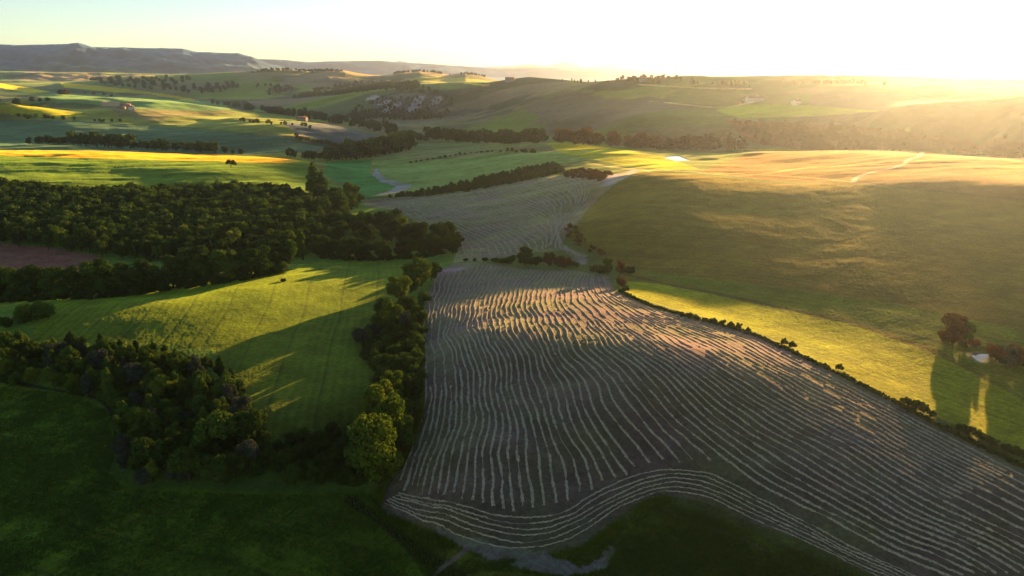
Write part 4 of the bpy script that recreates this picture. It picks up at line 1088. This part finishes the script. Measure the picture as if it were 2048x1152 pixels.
def farmhouse(u, v, w_, d_, h_, rz, wallmat, label, name='farmhouse', roofmat=None):
    x, y = hit(u, v); z = float(hz(x, y)) + CAMH
    root = link(name, None, None, (x, y, z - .2), (0, 0, rz)); tag(root, label, 'house')
    a, b = w_ / 2, d_ / 2; rh = d_ * .24
    co = np.array([(-a,-b,-3),(a,-b,-3),(a,b,-3),(-a,b,-3),(-a,-b,h_),(a,-b,h_),(a,b,h_),(-a,b,h_),(-a,0,h_+rh),(a,0,h_+rh)], float)
    bm = bpy.data.meshes.new('wall'); bm.from_pydata([tuple(c) for c in co], [], [(0,1,5,4),(1,2,6,9,5),(2,3,7,6),(3,0,4,8,7),(3,2,1,0)]); bm.materials.append(wallmat); bm.update()
    link('wall', bm, root)
    e = .5; t = .22
    rc = []
    for s_ in (-1, 1):
        y_e = s_ * (b + e); z_e = h_ - e * rh / b
        rc.append((np.array([(-a-e,y_e,z_e+.02),(a+e,y_e,z_e+.02),(a+e,0,h_+rh+.02),(-a-e,0,h_+rh+.02),(-a-e,y_e,z_e+t),(a+e,y_e,z_e+t),(a+e,0,h_+rh+t),(-a-e,0,h_+rh+t)]), np.array([(0,1,2,3),(7,6,5,4),(0,4,5,1),(1,5,6,2),(2,6,7,3),(3,7,4,0)])))
    rf = link('roof', mesh_from('roof', *join(rc), roofmat or TILES, False), root)
    link('chimney', mesh_from('chimney', *boxgeo(a*.4, a*.4+.8, .5, 1.3, h_+rh*.4, h_+rh+1.3), wallmat, False), rf)
    n = max(2, int(w_ // 3.5))
    for fl in range(max(1, int(h_ // 2.8))):
        for i in range(n):
            cx = -a + w_ * (i + .5) / n; z0 = 1.0 + fl * 2.9
            if fl == 0 and i == n // 2:
                link('door', mesh_from('door', *boxgeo(cx-.6, cx+.6, -b-.05, -b+.05, .2, 2.3), TIMBER, False), root)
            else:
                wn = link('window', mesh_from('window', *boxgeo(cx-.5, cx+.5, -b-.04, -b+.05, z0, z0+1.3), GLASS, False), root)
    return root
farmhouse(252, 216, 16, 9, 5.8, R(12), STONE, 'low stone farmhouse beside the pale yard on the left upland')
farmhouse(263, 219, 8, 7, 5.0, R(40), PLASTER, 'small bright-walled farm building catching the sun on the left upland', 'farm_building')
farmhouse(243, 218, 14, 6, 3.2, R(5), STONE, 'long low barn left of the stone farmhouse on the upland', 'barn')
farmhouse(605, 243, 15, 9, 5.8, R(-10), STONE, 'stone farmhouse on the lit crest above the valley trees')
farmhouse(1508, 203, 26, 11, 6.0, R(15), PLASTER, 'long pale farmhouse on the hazy right slope')
farmhouse(1494, 203, 14, 9, 5.0, R(-10), STONE, 'dull outbuilding left of the long pale farmhouse', 'barn')
farmhouse(1592, 209, 11, 9, 5.5, R(30), PLASTER, 'tiny white house alone on the hazy right slope')
farmhouse(1290, 163, 20, 11, 5.5, R(5), STONE, 'stone villa among the trees of the skyline hilltop')
farmhouse(675, 144, 24, 12, 7, R(8), STONE, 'distant stone hamlet house on the left central skyline')
farmhouse(1020, 163, 22, 12, 7, R(-6), STONE, 'distant house on the skyline between the two central hills')

# ------------------------------------------------------------------ rough grass in the foreground and on the verges
def grass(pix, n, h, label, seed, mat='olive'):
    g = hits(dense(pix, 3)); poly = g
    rg = np.random.default_rng(seed)
    x0, y0 = g.min(0); x1, y1 = g.max(0)
    p = np.stack([rg.uniform(x0, x1, n * 2), rg.uniform(y0, y1, n * 2)], 1)
    m = np.zeros(len(p), bool)
    for i in range(len(g)):
        a, b = g[i], g[(i + 1) % len(g)]
        if a[1] == b[1]: continue
        m ^= ((a[1] > p[:, 1]) != (b[1] > p[:, 1])) & (p[:, 0] < (b[0]-a[0]) * (p[:, 1]-a[1]) / (b[1]-a[1]) + a[0])
    p = p[m]
    dn = fbm(p[:, 0] / 6, p[:, 1] / 6, seed, 4)
    p = p[dn > rg.uniform(-.6, .35, len(p))]
    ia = np.clip(np.searchsorted(AA, p[:, 0] / p[:, 1]), 0, len(AA) - 1); il = np.clip(np.searchsorted(LL, np.log(p[:, 1])), 0, len(LL) - 1)
    p = p[C[il, ia].sum(-1) < .2]
    z = hz(p[:, 0], p[:, 1]) + CAMH
    k = len(p); B = 4
    an = rg.uniform(0, 6.283, (k, B)); hh = h * rg.uniform(.5, 1.5, (k, B)); r = .12 + .18 * rg.random((k, B))
    bx = p[:, :1] + r * np.cos(an); by = p[:, 1:] + r * np.sin(an)
    wx, wy = -np.sin(an) * .09, np.cos(an) * .09
    ln = .35 * hh
    v0 = np.stack([bx - wx, by - wy, np.broadcast_to(z[:, None] - .05, bx.shape)], -1)
    v1 = np.stack([bx + wx, by + wy, np.broadcast_to(z[:, None] - .05, bx.shape)], -1)
    v2 = np.stack([bx + ln * np.cos(an), by + ln * np.sin(an), z[:, None] + hh], -1)
    co = np.stack([v0, v1, v2], 2).reshape(-1, 3)
    o = link('grass', mesh_from('grass', co, np.arange(len(co)).reshape(-1, 3), LEAF[mat], False))
    o['kind'] = 'stuff'; o['label'] = label
grass([(-80,770),(0,772),(150,792),(220,825),(230,900),(215,950),(260,980),(500,990),(740,985),(780,1060),(880,1160),(-80,1160)], 60000, .32, 'rough dark grass of the lower meadow in the bottom left corner', 71)
grass([(740,990),(760,1010),(840,1060),(920,1092),(1000,1118),(1120,1122),(1230,1062),(1330,1000),(1500,1062),(1750,1165),(860,1165)], 30000, .36, 'rough grass on the banks below the near edge of the mown field', 72)
grass([(838,650),(846,655),(852,740),(846,850),(812,925),(770,980),(766,1010),(748,1000),(752,975),(800,900),(832,830),(842,740)], 14000, .5, 'tall pale verge grass along the left edge of the hay rows', 73, 'bright')
grass([(752,1002),(775,1030),(840,1052),(920,1088),(900,1098),(820,1068),(760,1040),(740,1000)], 7000, .4, 'pale verge grass below the lower left corner of the hay rows', 75, 'bright')
grass([(1090,1112),(1170,1092),(1230,1045),(1290,1000),(1340,992),(1345,1004),(1300,1016),(1245,1062),(1180,1106),(1100,1124)], 7000, .4, 'pale verge grass along the bend of the near field edge', 76, 'bright')

# ------------------------------------------------------------------ haze
def haze_box():
    m, n, out = new_mat('haze_air')
    v = N(n, 'ShaderNodeVolumePrincipled')
    v.inputs['Color'].default_value = (.68, .82, 1.0, 1)
    v.inputs['Density'].default_value = HAZE_DENSITY
    v.inputs['Anisotropy'].default_value = HAZE_G
    n.links.new(v.outputs[0], out.inputs['Volume'])
    x0, x1 = -40000.0, 40000.0; y0, y1 = -60.0, 23000.0
    z0 = float(Z2.min()) + CAMH - 1.5; z1 = float(Z2.max()) + CAMH + 15
    co = np.array([(x, y, z) for z in (z0, z1) for x, y in ((x0, y0), (x1, y0), (x1, y1), (x0, y1))])
    f = np.array([(3,2,1,0),(4,5,6,7),(0,1,5,4),(1,2,6,5),(2,3,7,6),(3,0,4,7)])
    o = bpy.data.objects.new('haze', mesh_from('haze', co, f, m, False))
    o['kind'] = 'stuff'
    COL.objects.link(o)
haze_box()
